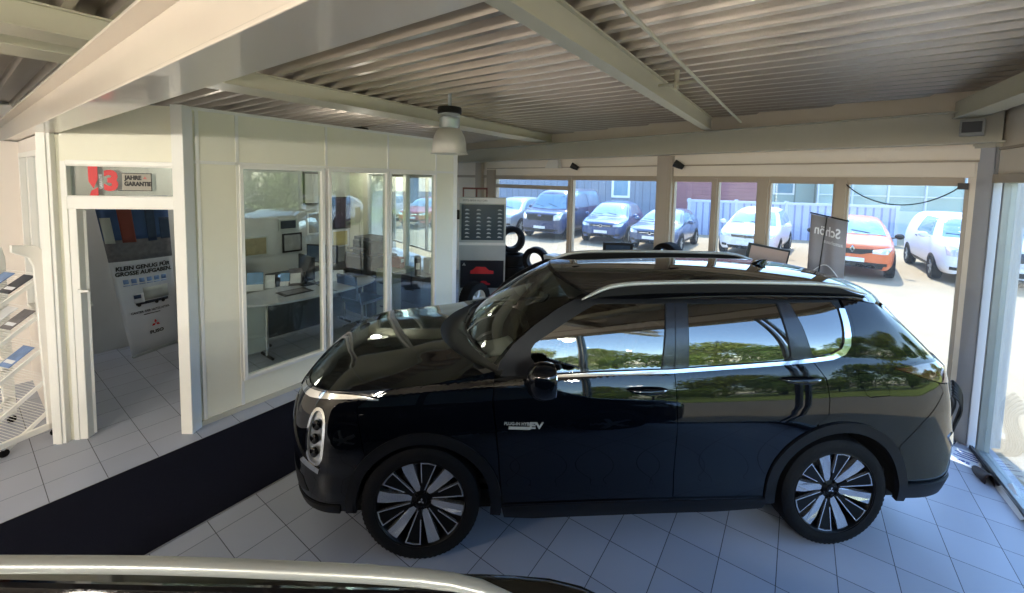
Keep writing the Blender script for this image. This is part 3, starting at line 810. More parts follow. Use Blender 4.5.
def mirror(sd_):
    c = Vector((.735, sd_*1.0, 1.205)); b = B()
    rows = []
    prof = [(-.105, .25), (-.095, .62), (-.06, .90), (-.01, 1.0), (.035, .98), (.055, .90)]
    for dx, k in prof:
        row = []
        for a in range(24):
            an = 2*PI*a/24; y = math.cos(an); z = math.sin(an)
            sx = math.copysign(abs(y)**.75, y); sz = math.copysign(abs(z)**.75, z)
            row.append(c+Vector((dx+.03*sx*sd_*sd_*(-1 if False else 1)*0+.25*dx*0, sd_*.115*k*sx, (.112+.02*sx*0)*k*sz-.10*max(0, -sx)*0+.02*sx)))
        rows.append(row)
    b.grid(rows, close_u=True); b.bm.faces.new([v for v in b.bm.verts[:24]][::-1])
    mh = b.build('wing_mirror', 'paint_black', suv, smooth=70)
    b = B(); pts = []
    for a in range(24):
        an = 2*PI*a/24; y = math.cos(an); z = math.sin(an)
        pts.append(c+Vector((.056, sd_*.098*math.copysign(abs(y)**.75, y), .096*math.copysign(abs(z)**.75, z)+.02*y)))
    b.prism(pts, (.004, 0, 0)); b.build('mirror_glass', 'chrome', mh)
    b = B(); b.tube([c+Vector((.0, -sd_*.08, -.05)), c+Vector((-.03, -sd_*.13, -.075)), c+Vector((-.05, -sd_*.20, -.08))], .02, 10, rs=[.03, .024, .03]); b.build('mirror_arm', 'gloss_black', mh, smooth=60)
for sd_ in (-1, 1):
    handle(1.41, 1.085, sd_); handle(2.415, 1.148, sd_); mirror(sd_)
# badge
q0 = P(.635, .885, -1, .006); q1 = P(.70, .885, -1, .006)
Mb = frame_m(q0, (q1-q0), Vector((0, .05, 1))) @ Matrix.Rotation(R(-2), 4, 'Z')
b = B(); b.box(-.10, -.026, 0, .035, -.008, .003, Mb); b.build('badge_plate', 'satin_rail', suv, bevel=.001)
text('badge_lettering', 'PLUG-IN HYBRID', .026, Mb @ Matrix.Translation((-.03, .008, 0)), 'satin_rail', suv, bold=.0006)
text('badge_lettering', 'EV', .055, Mb @ Matrix.Translation((.07, -.002, 0)), 'satin_rail', suv, bold=.002, sx=1.4)

# ---- top surfaces
def bridge(name, rows, material, offn=.0, holes=None, thick=0, parent=suv, smooth=35):
    b = B(); b.grid(rows); return b.build(name, material, parent, smooth=smooth)
def hoodpt(s, t):
    e = P(s, hz(s), 1, -.002); w = max(e.y, 1e-4); y = w*t
    wid = w/.88
    u = e.x-.43*(1-t*t)*max(0., (s-SF)/(.455-SF))**2.6
    a = abs(t)
    z = (hz(s-.41*(1-t*t)*max(0., (s-SF)/(.455-SF))**2.6)-.002)+.058*(1-a**2.2)*wid**.8*sst(SF, -.6, s)
    z += .006*(1-sst(.40, .66, a))*sst(-1.4, -.7, s)
    return Vector((u, y, z))
rows = []
ns = 46
for i in range(ns+1):
    s = .44+(SF+.006-.44)*i/ns
    rows.append([hoodpt(s, -1+2*j/44) for j in range(45)])
b = B(); b.grid(rows); b.build('bonnet', 'paint_black', suv, smooth=50)
# windscreen
APs = [(.50, 1.19), (.605, 1.31), (.755, 1.42), (.90, 1.512), (1.0, 1.565), (1.08, 1.602), (1.12, ZR)]
def aedge(t): x = smooth_interp([(i/(len(APs)-1), p[0]) for i, p in enumerate(APs)], t); z = smooth_interp([(i/(len(APs)-1), p[1]) for i, p in enumerate(APs)], t); return x, z
def wspt(t, k, off=0.):
    s, z = aedge(t); e = P(s, z, 1, -.006); y = (e.y-.01)*k
    bul = .28*(1-t)+.20*t
    dz = .0*(1-t)+.062*t
    r = 1-abs(k)**2.1
    return Vector((e.x-bul*r-off*.8, y, e.z-.020*(1-t)*r+dz*r+off))
rows = [[wspt(i/20, -1+2*j/40) for j in range(41)] for i in range(21)]
b = B(); b.grid(rows); b.build('windscreen', 'windscreen', suv, smooth=60)
for k0, k1 in ((-1.0, -.90), (.90, 1.0)):
    b = B(); rows = [[wspt(i/20, k0+(k1-k0)*j/4, .003) for j in range(5)] for i in range(21)]; b.grid(rows); b.build('windscreen_border', 'gloss_black', suv, smooth=60)
b = B(); rows = [[wspt(.93+.07*i/3, -1+2*j/40, .003) for j in range(41)] for i in range(4)]; b.grid(rows); b.build('windscreen_border', 'gloss_black', suv, smooth=60)
# A pillar outer skin
for sd_ in (-1, 1):
    poly = [(.462, 1.19), (.505, 1.195), (.61, 1.312), (.76, 1.422), (.905, 1.514), (1.0, 1.567), (1.11, ZR-.006), (.98, 1.608), (.86, 1.552), (.70, 1.452), (.56, 1.34), (.48, 1.24)]
    sk('a_pillar', poly, 'cladding', side=sd_, off=.002)
# cowl
rows = []
for i in range(6):
    t = i/5; row = []
    for j in range(41):
        k = -1+2*j/40; a = hoodpt(.44, k); c = wspt(0, k); q = a.lerp(c, t); q.z -= .035*math.sin(PI*min(1, t*1.0)); row.append(q)
    rows.append(row)
b = B(); b.grid(rows); b.build('cowl', 'black_plastic', suv, smooth=50)
for k0, k1 in ((-.80, -.12), (-.02, .66)):
    b = B(); b.tube([wspt(.03, k0+(k1-k0)*j/10, .012)+Vector((-.015, 0, 0)) for j in range(11)], .008, 6)
    b.tube([wspt(0, k1+.03, .0)+Vector((-.05, 0, .0)), wspt(.03, (k0+k1)/2, .03), wspt(.03, (k0*2+k1)/3, .018)], .01, 6); b.build('wiper', 'black_plastic', suv, smooth=60)
# roof
def rfpt(s, k):
    e = P(s, ZR-.004, 1, 0); w = e.y
    r = 1-abs(k)**2.3
    bf = .20*(1-sst(1.1, 1.9, s)); br = -.16*sst(2.6, 3.35, s)
    zz = .066+.028*math.sin(PI*(s-1.12)/(3.40-1.12))
    fall = -.03*sst(2.85, 3.4, s)
    ez = .02*math.sin(PI*(s-1.12)/(3.40-1.12))
    return Vector((e.x-(bf+br)*r, w*k, e.z+zz*r+ez*(1-abs(k)**8)+fall))
rows = [[rfpt(1.13+(3.40-1.13)*i/50, -1+2*j/48) for j in range(49)] for i in range(51)]
b = B(); b.grid(rows); b.build('roof', 'paint_black', suv, smooth=50)
# spoiler lip
rows = []
for i in range(7):
    t = i/6; rows.append([rfpt(3.40, -1+2*j/40)+Vector((.16*math.sin(t*PI/2)*(1-abs(-1+2*j/40)**6*.5), 0, -.015*t-.055*t*t)) for j in range(41)])
b = B(); b.grid(rows)
rows = [[rfpt(3.40, -1+2*j/40)+Vector((.16*(1-abs(-1+2*j/40)**6*.5), 0, -.07)) for j in range(41)], [rfpt(3.35, -1+2*j/40)+Vector((0, 0, -.08)) for j in range(41)]]
b.grid(rows); b.build('roof_spoiler', 'paint_black', suv, smooth=40)
# roof rails
for sd_ in (-1, 1):
    pts = []; rs = []
    n = 40; b = B(); rows = []
    for i in range(n+1):
        t = i/n; u = 1.02+t*(3.10-1.02)
        e = rfpt(max(1.135, min(3.39, u)), sd_*.90)
        z = 1.60+smooth_interp([(0, 0), (.05, .045), (.11, .082), (.2, .098), (.5, .108), (.8, .100), (.9, .085), (.96, .05), (1, .028)], t)
        v = sd_*smooth_interp([(0, .68), (.1, .635), (.3, .61), (.8, .605), (1, .61)], t)
        w = .017*smooth_interp([(0, .4), (.06, 1), (.94, 1), (1, .5)], t); h = .015*smooth_interp([(0, .4), (.08, 1), (.94, 1), (1, .4)], t)
        rows.append([(u, v+w*math.cos(2*PI*k/12), z+h*math.sin(2*PI*k/12)) for k in range(12)])
    b.grid(rows, close_u=True); rr = b.build('roof_rail', 'satin_rail', suv, smooth=60)
    b = B(); rows = []
    for i in range(n+1):
        t = i/n; u = 1.04+t*(3.08-1.04); z = 1.60+smooth_interp([(0, 0), (.05, .042), (.11, .078), (.2, .095), (.5, .105), (.8, .096), (.9, .082), (.96, .046), (1, .024)], t)
        v = sd_*smooth_interp([(0, .68), (.1, .635), (.3, .61), (.8, .605), (1, .61)], t)
        g = rfpt(max(1.135, min(3.39, u)), v/.72*.98)
        rows.append([(u, v-.01, z-.008), (u, v+.01, z-.008), (u, v+.012, 1.585), (u, v-.012, 1.585)])
    b.grid(rows, close_u=True); b.build('rail_foot', 'shell_black', rr, smooth=40)
# shark fin
b = B(); rows = []
fu, fz = 2.62, 1.70
for i in range(9):
    t = i/8; h = .075*math.sin(t*PI/2)**1.3; w = .028*(1-.5*t)
    L1 = .16*(1-t)**.8+.02
    rows.append([(fu+.16-L1 if False else fu+.15-L1*(1-a)+t*.02, w*(1-t*.8)*(1 if sg > 0 else -1)*math.sin(PI*min(1, .15+.85*a))*.9, fz-.02+h) for sg, a in [(1, j/6) for j in range(7)]+[(-1, j/6) for j in range(6, -1, -1)]])
b.grid(rows, close_u=True); b.build('antenna_fin', 'paint_black', suv, smooth=60)
# cabin
b = B(); b.box(.25, -.80, .42, 3.3, .80, .46); b.build('cabin_floor', 'cabin', suv)
b = B(); b.prism([(.26, -.80, .9), (.30, -.80, 1.10), (.62, -.80, 1.10), (.80, -.80, 1.02), (.82, -.80, .75), (.5, -.8, .6)], (0, 1.6, 0)); b.build('dashboard', 'cabin', suv, bevel=.02)
b = B(); b.box(.60, .10, 1.05, .64, .42, 1.22) if False else b.box(.66, -.14, 1.08, .68, .16, 1.22); b.build('centre_screen', 'gloss_black', suv, bevel=.004)
b = B(); b.tube([Vector((.93+.05*math.sin(2*PI*k/24), -.38+.18*math.cos(2*PI*k/24), 1.03+.17*math.sin(2*PI*k/24))) for k in range(24)], .014, 8, closed=True); b.tube([(.93, -.55, 1.03), (.93, -.2, 1.03)], .016, 6); b.build('steering_wheel', 'black_plastic', suv, smooth=60)
def seat(u, v, w=.5, mt='cabin'):
    b = B(); b.box(u-.25, v-w/2, .55, u+.27, v+w/2, .74); b.build('seat', mt, suv, bevel=.05)
    b = B(); Mx = Matrix.Translation((u+.28, v, .70)) @ Matrix.Rotation(R(18), 4, 'Y'); b.box(-.07, -w/2, 0, .07, w/2, .60, Mx); b.build('seat_back', mt, suv, bevel=.05)
    for q in ((0,) if w < .7 else (-.42, 0, .42)):
        b = B(); b.box(-.05, q-.13, .64, .05, q+.13, .82, Mx); b.build('headrest', mt, suv, bevel=.04)
seat(1.28, -.38); seat(1.28, .38); seat(2.2, 0, 1.3)
b = B(); b.box(.95, -.6, 1.585, 3.1, .6, 1.59); b.build('headliner', 'cabin_light', suv)
b = B(); b.box(.72, -.09, 1.47, .75, .13, 1.54); b.build('rear_view_mirror', 'black_plastic', suv, bevel=.01)

# ---- wheels
def suv_wheel(cu, cz, sd_, rot=0.):
    r = .368
    Mw = Matrix.Translation((cu, sd_*.79, cz)) @ (Matrix.Rotation(R(90), 4, 'X') if sd_ < 0 else Matrix.Rotation(R(-90), 4, 'X')) @ Matrix.Rotation(R(rot), 4, 'Z')
    tp = [(.278, -.11), (.305, -.115), (.345, -.112), (.362, -.098), (r, -.07), (r, .07), (.362, .098), (.345, .112), (.308, .116), (.284, .110), (.278, .100)]
    b = B(); b.lathe(tp, 72, Mw, closed=True); ty = b.build('tyre', 'rubber', suv, smooth=35)
    b = B(); b.lathe([(r+.001, -.006), (r+.001, .006)], 72, Mw, cap=False)
    for k in range(72):
        a = 2*PI*k/72
        for h0, h1, sk_ in ((-.10, -.035, .03), (.035, .10, -.03)):
            p = [(r+.0015)*math.cos(a+d) for d in (0,)]
            c0, s0 = math.cos(a), math.sin(a); c1, s1 = math.cos(a+.045), math.sin(a+.045)
            rr0 = r+.003 if abs(h0) < .09 else .364; rr1 = r+.003 if abs(h1) < .09 else .364
            b.bm.faces.new(b.vs([Mw @ Vector((rr0*c0, rr0*s0, h0)), Mw @ Vector((rr0*c1, rr0*s1, h0)), Mw @ Vector((rr1*math.cos(a+.045+sk_), rr1*math.sin(a+.045+sk_), h1)), Mw @ Vector((rr1*math.cos(a+sk_), rr1*math.sin(a+sk_), h1))]))
    b.build('tread', 'rubber', ty, kind=None)
    b = B(); b.lathe([(.282, .106), (.275, .109), (.268, .10), (.262, .06), (.24, -.02), (.23, -.10), (.278, -.108)], 64, Mw, cap=False); rim = b.build('rim', 'alloy_black', suv, smooth=40)
    b = B(); b.lathe([(.0, -.03), (.17, -.03), (.17, -.05), (0, -.05)], 40, Mw, cap=False); b.build('brake_disc', 'dark_grey', suv, smooth=40)
    def tri(pts2, z0, z1, zin=None):
        top = []
        for x, y in pts2:
            rr = math.hypot(x, y); zz = z1-.022*sst(.25, .07, rr); top.append(Mw @ Vector((x, y, zz)))
        return top
    def plate(b, pts2, th=.02, dz=0.):
        top = b.vs([Mw @ Vector((x, y, .098-.03*sst(.24, .06, math.hypot(x, y))+dz)) for x, y in pts2]); bot = b.vs([Mw @ Vector((x, y, .098-.03*sst(.24, .06, math.hypot(x, y))-th)) for x, y in pts2]); n = len(pts2)
        b.bm.faces.new(top); b.bm.faces.new(bot[::-1])
        for i in range(n): b.bm.faces.new([top[i], top[(i+1) % n], bot[(i+1) % n], bot[i]])
    def rot2(p, a): return (p[0]*math.cos(a)-p[1]*math.sin(a), p[0]*math.sin(a)+p[1]*math.cos(a))
    for k in range(6):
        a = 2*PI*k/6
        b = B(); pts2 = [(.062, -.012), (.085, -.024), (.15, -.031), (.20, -.036), (.262, -.044), (.268, -.01), (.264, .030), (.20, .027), (.15, .022), (.085, .018), (.062, .012)]
        plate(b, [rot2(p, a) for p in pts2], .03); b.build('spoke', 'alloy_face', rim)
        a2 = a+PI/6
        b = B(); pts2 = [(.06, -.008), (.25, -.034), (.254, .0), (.25, .034), (.16, .02), (.06, .012)]
        # U-shaped dark spoke with machined outline
        b = B()
        for seg in ([(.07, -.012), (.264, -.050), (.265, -.043), (.07, -.005)], [(.264, -.050), (.270, .0), (.263, .0), (.257, -.048)], [(.270, .0), (.264, .048), (.257, .046), (.263, .0)], [(.264, .048), (.12, .022), (.12, .015), (.260, .041)]):
            plate(b, [rot2(p, a2) for p in seg], .012, .004)
        b.build('spoke_edge', 'alloy_face', rim)
        b = B(); plate(b, [rot2(p, a2) for p in [(.06, -.010), (.255, -.045), (.260, .0), (.255, .043), (.06, .010)]], .03); b.build('spoke', 'alloy_black', rim)
    b = B(); b.lathe([(.0, .078), (.03, .078), (.034, .07), (.058, .062), (.072, .05), (.072, .0)], 36, Mw, cap=False)
    for k in range(5):
        c = (.05*math.cos(2*PI*k/5), .05*math.sin(2*PI*k/5)); b.lathe([(.009, .05), (.009, .075), (.0, .077)], 8, Mw @ Matrix.Translation((c[0], c[1], 0)), cap=False)
    b.build('hub', 'alloy_black', rim, smooth=40)
    b = B()
    for k in range(3):
        a = PI/2+2*PI*k/3; h = .011
        d = [(0, 0), rot2((h, -h*.577), a), rot2((2*h, 0), a), rot2((h, h*.577), a)]
        v = b.vs([Mw @ Vector((x, y, .0795)) for x, y in d]); b.bm.faces.new(v)
    b.build('hub_emblem', 'alloy_face', rim)
suv_wheel(0, .368, -1, -10); suv_wheel(2.706, .368, -1, -10); suv_wheel(0, .368, 1); suv_wheel(2.706, .368, 1)
b = B(); b.box(-.5, -.75, .22, 3.5, .75, .34); b.build('underbody', 'shell_black', suv)

# price sheet lying on the dashboard: a thing of its own
pl = thing('price_sheet', M=SUV_M @ Matrix.Translation((.465, -.24, 1.108)) @ Matrix.Rotation(R(12), 4, 'Z'), label='printed white sheet lying on the dashboard behind the windscreen', cat='paper')
b = B(); rows = [[Vector((-.13+.25*i/6, -.20+.28*j/8, .004+.02*math.sin(j/8*PI)+.03*(i/6)**2)) for j in range(9)] for i in range(7)]; b.grid(rows); b.build('sheet', 'paper', pl, smooth=60, solid=.001)
# ------------------------------------------------------------------ cars of the yard (and the one below the camera)
from mathutils.bvhtree import BVHTree
glass('car_glass', (150, 185, 195), k=3.0, base=.10)
mat('glass_sky_tint', (118, 150, 170), .08, coat=1., var=.1)  # pale blue base colour stands in for mirrored sky
mat('lamp_clear', (225, 232, 240), .08, metal=.4, coat=1.)
mat('plate_white', (235, 238, 240), .5)
mat('car_black', (14, 14, 16), .5)
def yard_car(name, label, F, ang, L, W, H, hood, belt_, uc, ut, ur, paint, grille='bar', van=False, wb=None, wheel=.31, hoodf=None, cls='car', emblem=None, group=None, trim='car_black', fo=.85, low=.26, rk=.72):
    """F front centre on the ground; ang = direction from nose to tail"""
    t = thing(name, loc=(F[0], F[1], -.03), rz=R(ang), label=label, cat=cls, group=group)
    w = W/2; hf = hoodf or hood-.16
    rows = []
    def st(u, k, zl, hb, zt, wt, zc): rows.append([(u, w*k*.88, zl), (u, w*k*.975, zl+.10), (u, w*k, .55), (u, w*k*.995, (hb+.55)/2+.05), (u, w*k*.95, hb), (u, wt, zt), (u, wt*.55, zc), (u, 0, zc+.008)])
    st(.0, .60, low+.06, hf-.12, hf-.06, w*.5, hf-.05)
    st(.05, .78, low+.02, hf-.05, hf, w*.66, hf+.01)
    st(.20, .93, low, hf, hf+.05, w*.80, hf+.06)
    st(.55, .985, low, hf+.06, hf+.10, w*.84, hf+.12)
    st(uc-.12, 1, low, hood-.03, hood, w*.86, hood+.03)
    st(uc, 1, low, belt_-.04, hood+.02, w*.86, hood+.05)
    m = (uc+ut)/2
    st(m, 1, low, belt_, (hood+H)/2+.03, w*.80, (hood+H)/2+.09)
    st(ut, 1, low, belt_+.01, H-.06, w*rk, H-.02)
    st((ut+ur)/2, 1, low, belt_+.02, H-.03, w*rk, H)
    st(ur, .99, low, belt_+.04, H-.05, w*.70, H-.02)
    back = .12 if van else .35
    st(ur+(L-ur)*.55, .97, low, belt_+.04, (H-.05)*(1 if van else .5)+(0 if van else (belt_+.25)*.5), w*.70, (H-.03)*(1 if van else .5)+(0 if van else (belt_+.28)*.5))
    st(L-.04, .92, low+.02, belt_+.0, (H-.15) if van else belt_+.1, w*.72, (H-.12) if van else belt_+.12)
    st(L, .84, low+.08, belt_-.1, (H-.3) if van else belt_-.02, w*.66, (H-.25) if van else belt_)
    b = B(); full = []
    for r in rows: full.append([Vector(p) for p in r]+[Vector((p[0], -p[1], p[2])) for p in r[-2::-1]])
    b.grid(full)
    b.bm.verts.ensure_lookup_table(); n = len(full[0])
    b.bm.faces.new([b.bm.verts[i] for i in range(n)][::-1]); k = n*(len(full)-1); b.bm.faces.new([b.bm.verts[k+i] for i in range(n)])
    bmesh.ops.recalc_face_normals(b.bm, faces=b.bm.faces)
    me = bpy.data.meshes.new('body'); b.bm.to_mesh(me); b.bm.free()
    for p in me.polygons: p.use_smooth = True
    me.materials.append(MATS[paint]); body = bpy.data.objects.new('body', me); col.objects.link(body); body.parent = t
    md = body.modifiers.new('sub', 'SUBSURF'); md.levels = 2; md.render_levels = 2
    bpy.context.view_layer.update(); dg = bpy.context.evaluated_depsgraph_get()
    me2 = bpy.data.meshes.new_from_object(body.evaluated_get(dg)); body.modifiers.clear(); body.data = me2
    for p in me2.polygons: p.use_smooth = True
    vs_ = [v.co.copy() for v in me2.vertices]; tree = BVHTree.FromPolygons(vs_, [list(p.vertices) for p in me2.polygons])
    def cast(o, d, off):
        h = tree.ray_cast(Vector(o), Vector(d))
        if h[0] is None:
            q = tree.find_nearest(Vector(o)+Vector(d)*3); return q[0]-Vector(d)*off
        return h[0]-Vector(d)*off
    fr = lambda off0: (lambda a, b, o: cast((-3, a, b), (1, 0, 0), off0+o))
    sdn = lambda sd, off0: (lambda a, b, o: cast((a, sd*4, b), (0, -sd, 0), off0+o))
    tp = lambda off0: (lambda a, b, o: cast((a, b, 5), (0, 0, -1), off0+o))
    def front(nm, poly, mt, off=.012, step=.12): return skin(nm, fr(off), poly, t, mt, step=step, thick=.01)
    def side(nm, poly, mt, sd, off=.01, step=.15, par=None): return skin(nm, sdn(sd, off), poly, t, mt, step=step, thick=.01)
    def topp(nm, poly, mt, off=.012, step=.15): return skin(nm, tp(off), poly, t, mt, step=step, thick=0)
    # windscreen
    topp('windscreen', [(uc+.02, -w*.80), (uc-.04, -w*.4), (uc-.06, 0), (uc-.04, w*.4), (uc+.02, w*.80), (ut-.10, w*.64), (ut-.14, w*.3), (ut-.16, 0), (ut-.14, -w*.3), (ut-.10, -w*.64)], 'glass_sky_tint')
    wf = wb or (L-.85-.75)
    for sd in (-1, 1):
        b0 = belt_+.05; b1 = H-.13; a0 = uc+.35; a1 = ut+.18
        mid = (ut+ur)/2+.05
        side('door_window', [(a0, b0), (mid-.05, b0+.01), (mid-.05, b1+.02), (a1, b1), ((a0+a1)/2, (b0+b1)/2+.04)], 'glass_sky_tint', sd)
        if van != 'blind': side('door_window', [(mid+.05, b0+.01), (ur-.1, b0+.03), (ur-.14, b1+.01), (mid+.05, b1+.02)], 'glass_sky_tint', sd)
        for cu in (fo, fo+wf):
            side('wheel_arch', [(cu+(wheel+.06)*math.cos(R(a)), max(low, wheel+(wheel+.06)*math.sin(R(a)))) for a in range(-12, 193, 12)], 'car_black', sd, .004)
        side('sill', [(fo+wheel+.1, low+.04), (fo+wf-wheel-.1, low+.04), (fo+wf-wheel-.1, low+.13), (fo+wheel+.1, low+.13)], trim, sd, .012)
        side('door_handle', [(mid-.28, belt_-.10), (mid-.10, belt_-.09), (mid-.10, belt_-.06), (mid-.28, belt_-.07)], trim, sd, .02)
        if van is False or van is True: side('door_handle', [(ur-.30, belt_-.09), (ur-.12, belt_-.08), (ur-.12, belt_-.05), (ur-.30, belt_-.06)], trim, sd, .02)
        # mirrors
        b = B(); b.ball((uc+.42, sd*(w+.11), belt_+.06), .11, (.55, 1, .75)); b.tube([(uc+.45, sd*(w-.06), belt_), (uc+.44, sd*(w+.06), belt_+.02)], .02, 6); b.build('wing_mirror', paint if grille != 'captur' else 'car_black', t, smooth=60)
        for cu in (fo, fo+wf):
            Mw = Matrix.Translation((cu, sd*(w-.085), wheel)) @ Matrix.Rotation(R(-90*sd), 4, 'X')
            b = B(); b.lathe([(wheel*.64, -.1), (wheel*.94, -.1), (wheel, -.07), (wheel, .07), (wheel*.94, .1), (wheel*.64, .1)], 28, Mw, closed=True); ty = b.build('tyre', 'rubber', t, smooth=40)
            b = B(); b.lathe([(wheel*.66, .1), (wheel*.6, .085), (wheel*.58, .03), (0, .03)], 28, Mw, cap=False)
            rm = b.build('rim', 'dark_grey', t, smooth=30)
            for k in range(5):
                b = B(); Mk = Mw @ Matrix.Rotation(2*PI*k/5, 4, 'Z'); b.box(.0, -.028, .05, wheel*.62, .028, .092, Mk); b.build('spoke', 'alu', rm)
        # lamps
        hl = {'bar': [(w*.52, hf-.14), (w*.86, hf-.12), (w*.90, hf-.0), (w*.74, hf-.02), (w*.52, hf-.06)],
              'captur': [(w*.46, hf-.20), (w*.80, hf-.20), (w*.90, hf-.04), (w*.74, hf-.04), (w*.46, hf-.11)],
              'van': [(w*.62, hf-.28), (w*.86, hf-.26), (w*.90, hf+.02), (w*.76, hf+.0), (w*.62, hf-.10)]}[grille]
        front('headlight', [(sd*a, b_) for a, b_ in hl], 'lamp_clear', .014, .08)
        front('fog_lamp', [(sd*w*.62, .38), (sd*w*.80, .38), (sd*w*.80, .46), (sd*w*.62, .46)], 'car_black', .012)
    if grille == 'van':
        front('grille', [(-w*.58, hf-.30), (w*.58, hf-.30), (w*.60, hf-.06), (-w*.60, hf-.06)], 'car_black')
        for z in (hf-.25, hf-.17, hf-.10): front('grille_bar', [(-w*.5, z-.012), (w*.5, z-.012), (w*.5, z+.012), (-w*.5, z+.012)], trim, .022)
        front('lower_grille', [(-w*.62, .34), (w*.62, .34), (w*.62, .46), (-w*.62, .46)], 'car_black')
    elif grille == 'captur':
        front('grille', [(-w*.50, hf-.16), (-w*.2, hf-.24), (w*.2, hf-.24), (w*.50, hf-.16), (w*.48, hf-.08), (w*.15, hf-.10), (-w*.15, hf-.10), (-w*.48, hf-.08)], 'car_black')
        front('lower_grille', [(-w*.70, .30), (w*.70, .30), (w*.74, .46), (-w*.74, .46)], 'car_black')
        front('bumper_trim', [(-w*.55, .24), (w*.55, .24), (w*.5, .30), (-w*.5, .30)], 'alu')
    else:
        front('grille', [(-w*.46, hf-.15), (w*.46, hf-.15), (w*.48, hf-.07), (-w*.48, hf-.07)], 'car_black')
        front('lower_grille', [(-w*.55, .30), (w*.55, .30), (w*.60, .42), (-w*.60, .42)], 'car_black')
        front('chrome_bar', [(-w*.42, hf-.12), (w*.42, hf-.12), (w*.42, hf-.105), (-w*.42, hf-.105)], 'chrome', .02)
    front('number_plate', [(-.26, .46), (.26, .46), (.26, .57), (-.26, .57)], 'plate_white', .03)
    e = hf-.11
    if emblem == 'diamond':
        front('emblem', [(0, e-.10), (.055, e), (0, e+.10), (-.055, e)], 'chrome', .03); front('emblem_centre', [(0, e-.045), (.02, e), (0, e+.045), (-.02, e)], 'car_black', .036)
    elif emblem == 'oval':
        front('emblem', [(.085*math.cos(2*PI*k/16), hf-.10+.038*math.sin(2*PI*k/16)) for k in range(16)], 'chrome', .03); front('emblem_centre', [(.07*math.cos(2*PI*k/16), hf-.10+.026*math.sin(2*PI*k/16)) for k in range(16)], 'ink_blue', .036)
    elif emblem == 'round':
        front('emblem', [(.06*math.cos(2*PI*k/16), e+.06*math.sin(2*PI*k/16)) for k in range(16)], 'chrome', .03); front('emblem_centre', [(.045*math.cos(2*PI*k/16), e+.045*math.sin(2*PI*k/16)) for k in range(16)], 'car_black', .036)
    for sd in (-.4, .25):
        b = B(); b.tube([cast((uc+.02, sd*w, 5), (0, 0, -1), .02), cast((uc+.10, (sd+.45)*w, 5), (0, 0, -1), .02)], .012, 5); b.build('wiper', 'car_black', t)
    return t
car_paint('paint_navy', (62, 70, 102), .3, coat=.6)
car_paint('paint_blue', (62, 84, 128), .25, coat=.6)
car_paint('paint_slate', (78, 92, 122), .25, coat=.6)
car_paint('paint_silver', (160, 170, 180), .3, coat=.5, metal=.2)
car_paint('paint_white', (228, 230, 234), .35, coat=.4)
car_paint('paint_orange', (226, 110, 58), .3, coat=.5)
car_paint('paint_red', (170, 30, 35), .3, coat=.5)
G_ = None
yard_car('minibus', 'dark blue grey minibus in the yard, seen through the left back window', (1.15, 16.7), 59, 5.3, 2.0, 2.10, 1.18, 1.22, .85, 1.35, 4.95, 'paint_navy', 'van', van=True, wheel=.34, cls='van', emblem='oval', hoodf=1.10)
yard_car('compact_mpv', 'blue people carrier right of the dark minibus in the yard', (3.45, 15.6), 62, 4.4, 1.82, 1.62, 1.02, 1.02, 1.05, 2.0, 3.7, 'paint_blue', 'bar', wheel=.33, emblem='round')
yard_car('hatchback', 'slate blue small hatchback partly behind the grey column, second from the people carrier', (4.85, 14.1), 54, 4.0, 1.76, 1.46, .95, .97, 1.15, 2.0, 3.3, 'paint_slate', 'bar', emblem='round')
yard_car('estate_car', 'white family car facing the showroom behind the narrow back windows', (7.75, 13.3), 50, 4.4, 1.80, 1.62, 1.0, 1.02, 1.05, 1.95, 3.9, 'paint_white', 'bar', van=False, wheel=.32, emblem='round')
yard_car('crossover', 'orange crossover parked outside beside the white delivery van', (9.15, 10.75), 50, 4.12, 1.78, 1.56, 1.06, 1.02, 1.05, 1.9, 3.3, 'paint_orange', 'captur', wheel=.34, emblem='diamond')
yard_car('delivery_van', 'white delivery van outside the rightmost back window', (11.75, 9.75), 56, 4.2, 1.78, 1.74, 1.10, 1.10, .85, 1.55, 3.95, 'paint_white', 'van', van='blind', wheel=.32, cls='van', emblem='oval', hoodf=1.0)
yard_car('parked_car', 'pale silver car half hidden behind the display stand, left of the minibus', (-.75, 18.6), 62, 4.3, 1.8, 1.60, 1.0, 1.02, 1.0, 1.85, 3.6, 'paint_silver', 'bar', emblem='round')
yard_car('parked_car', 'red car in the yard glimpsed through the last office pane', (-4.9, 19.5), 75, 4.2, 1.76, 1.46, .95, .97, 1.1, 1.95, 3.4, 'paint_red', 'bar', emblem='round')
yard_car('parked_car', 'white car in the yard beside the red one, seen through the office', (-7.6, 20.5), 80, 4.2, 1.76, 1.50, .95, .97, 1.1, 1.95, 3.4, 'paint_white', 'bar', emblem='round')
yard_car('parked_car', 'pale silver car outside the right glass wall at the picture edge', (14.8, 10.9), 38, 4.3, 1.8, 1.5, .98, 1.0, 1.1, 1.9, 3.5, 'paint_silver', 'bar', emblem='round')
yard_car('parked_car', 'white car parked on the grass side of the building, outside the right glass wall', (12.0, 2.6), 20, 4.3, 1.8, 1.5, .98, 1.0, 1.1, 1.9, 3.5, 'paint_white', 'bar', emblem='round')
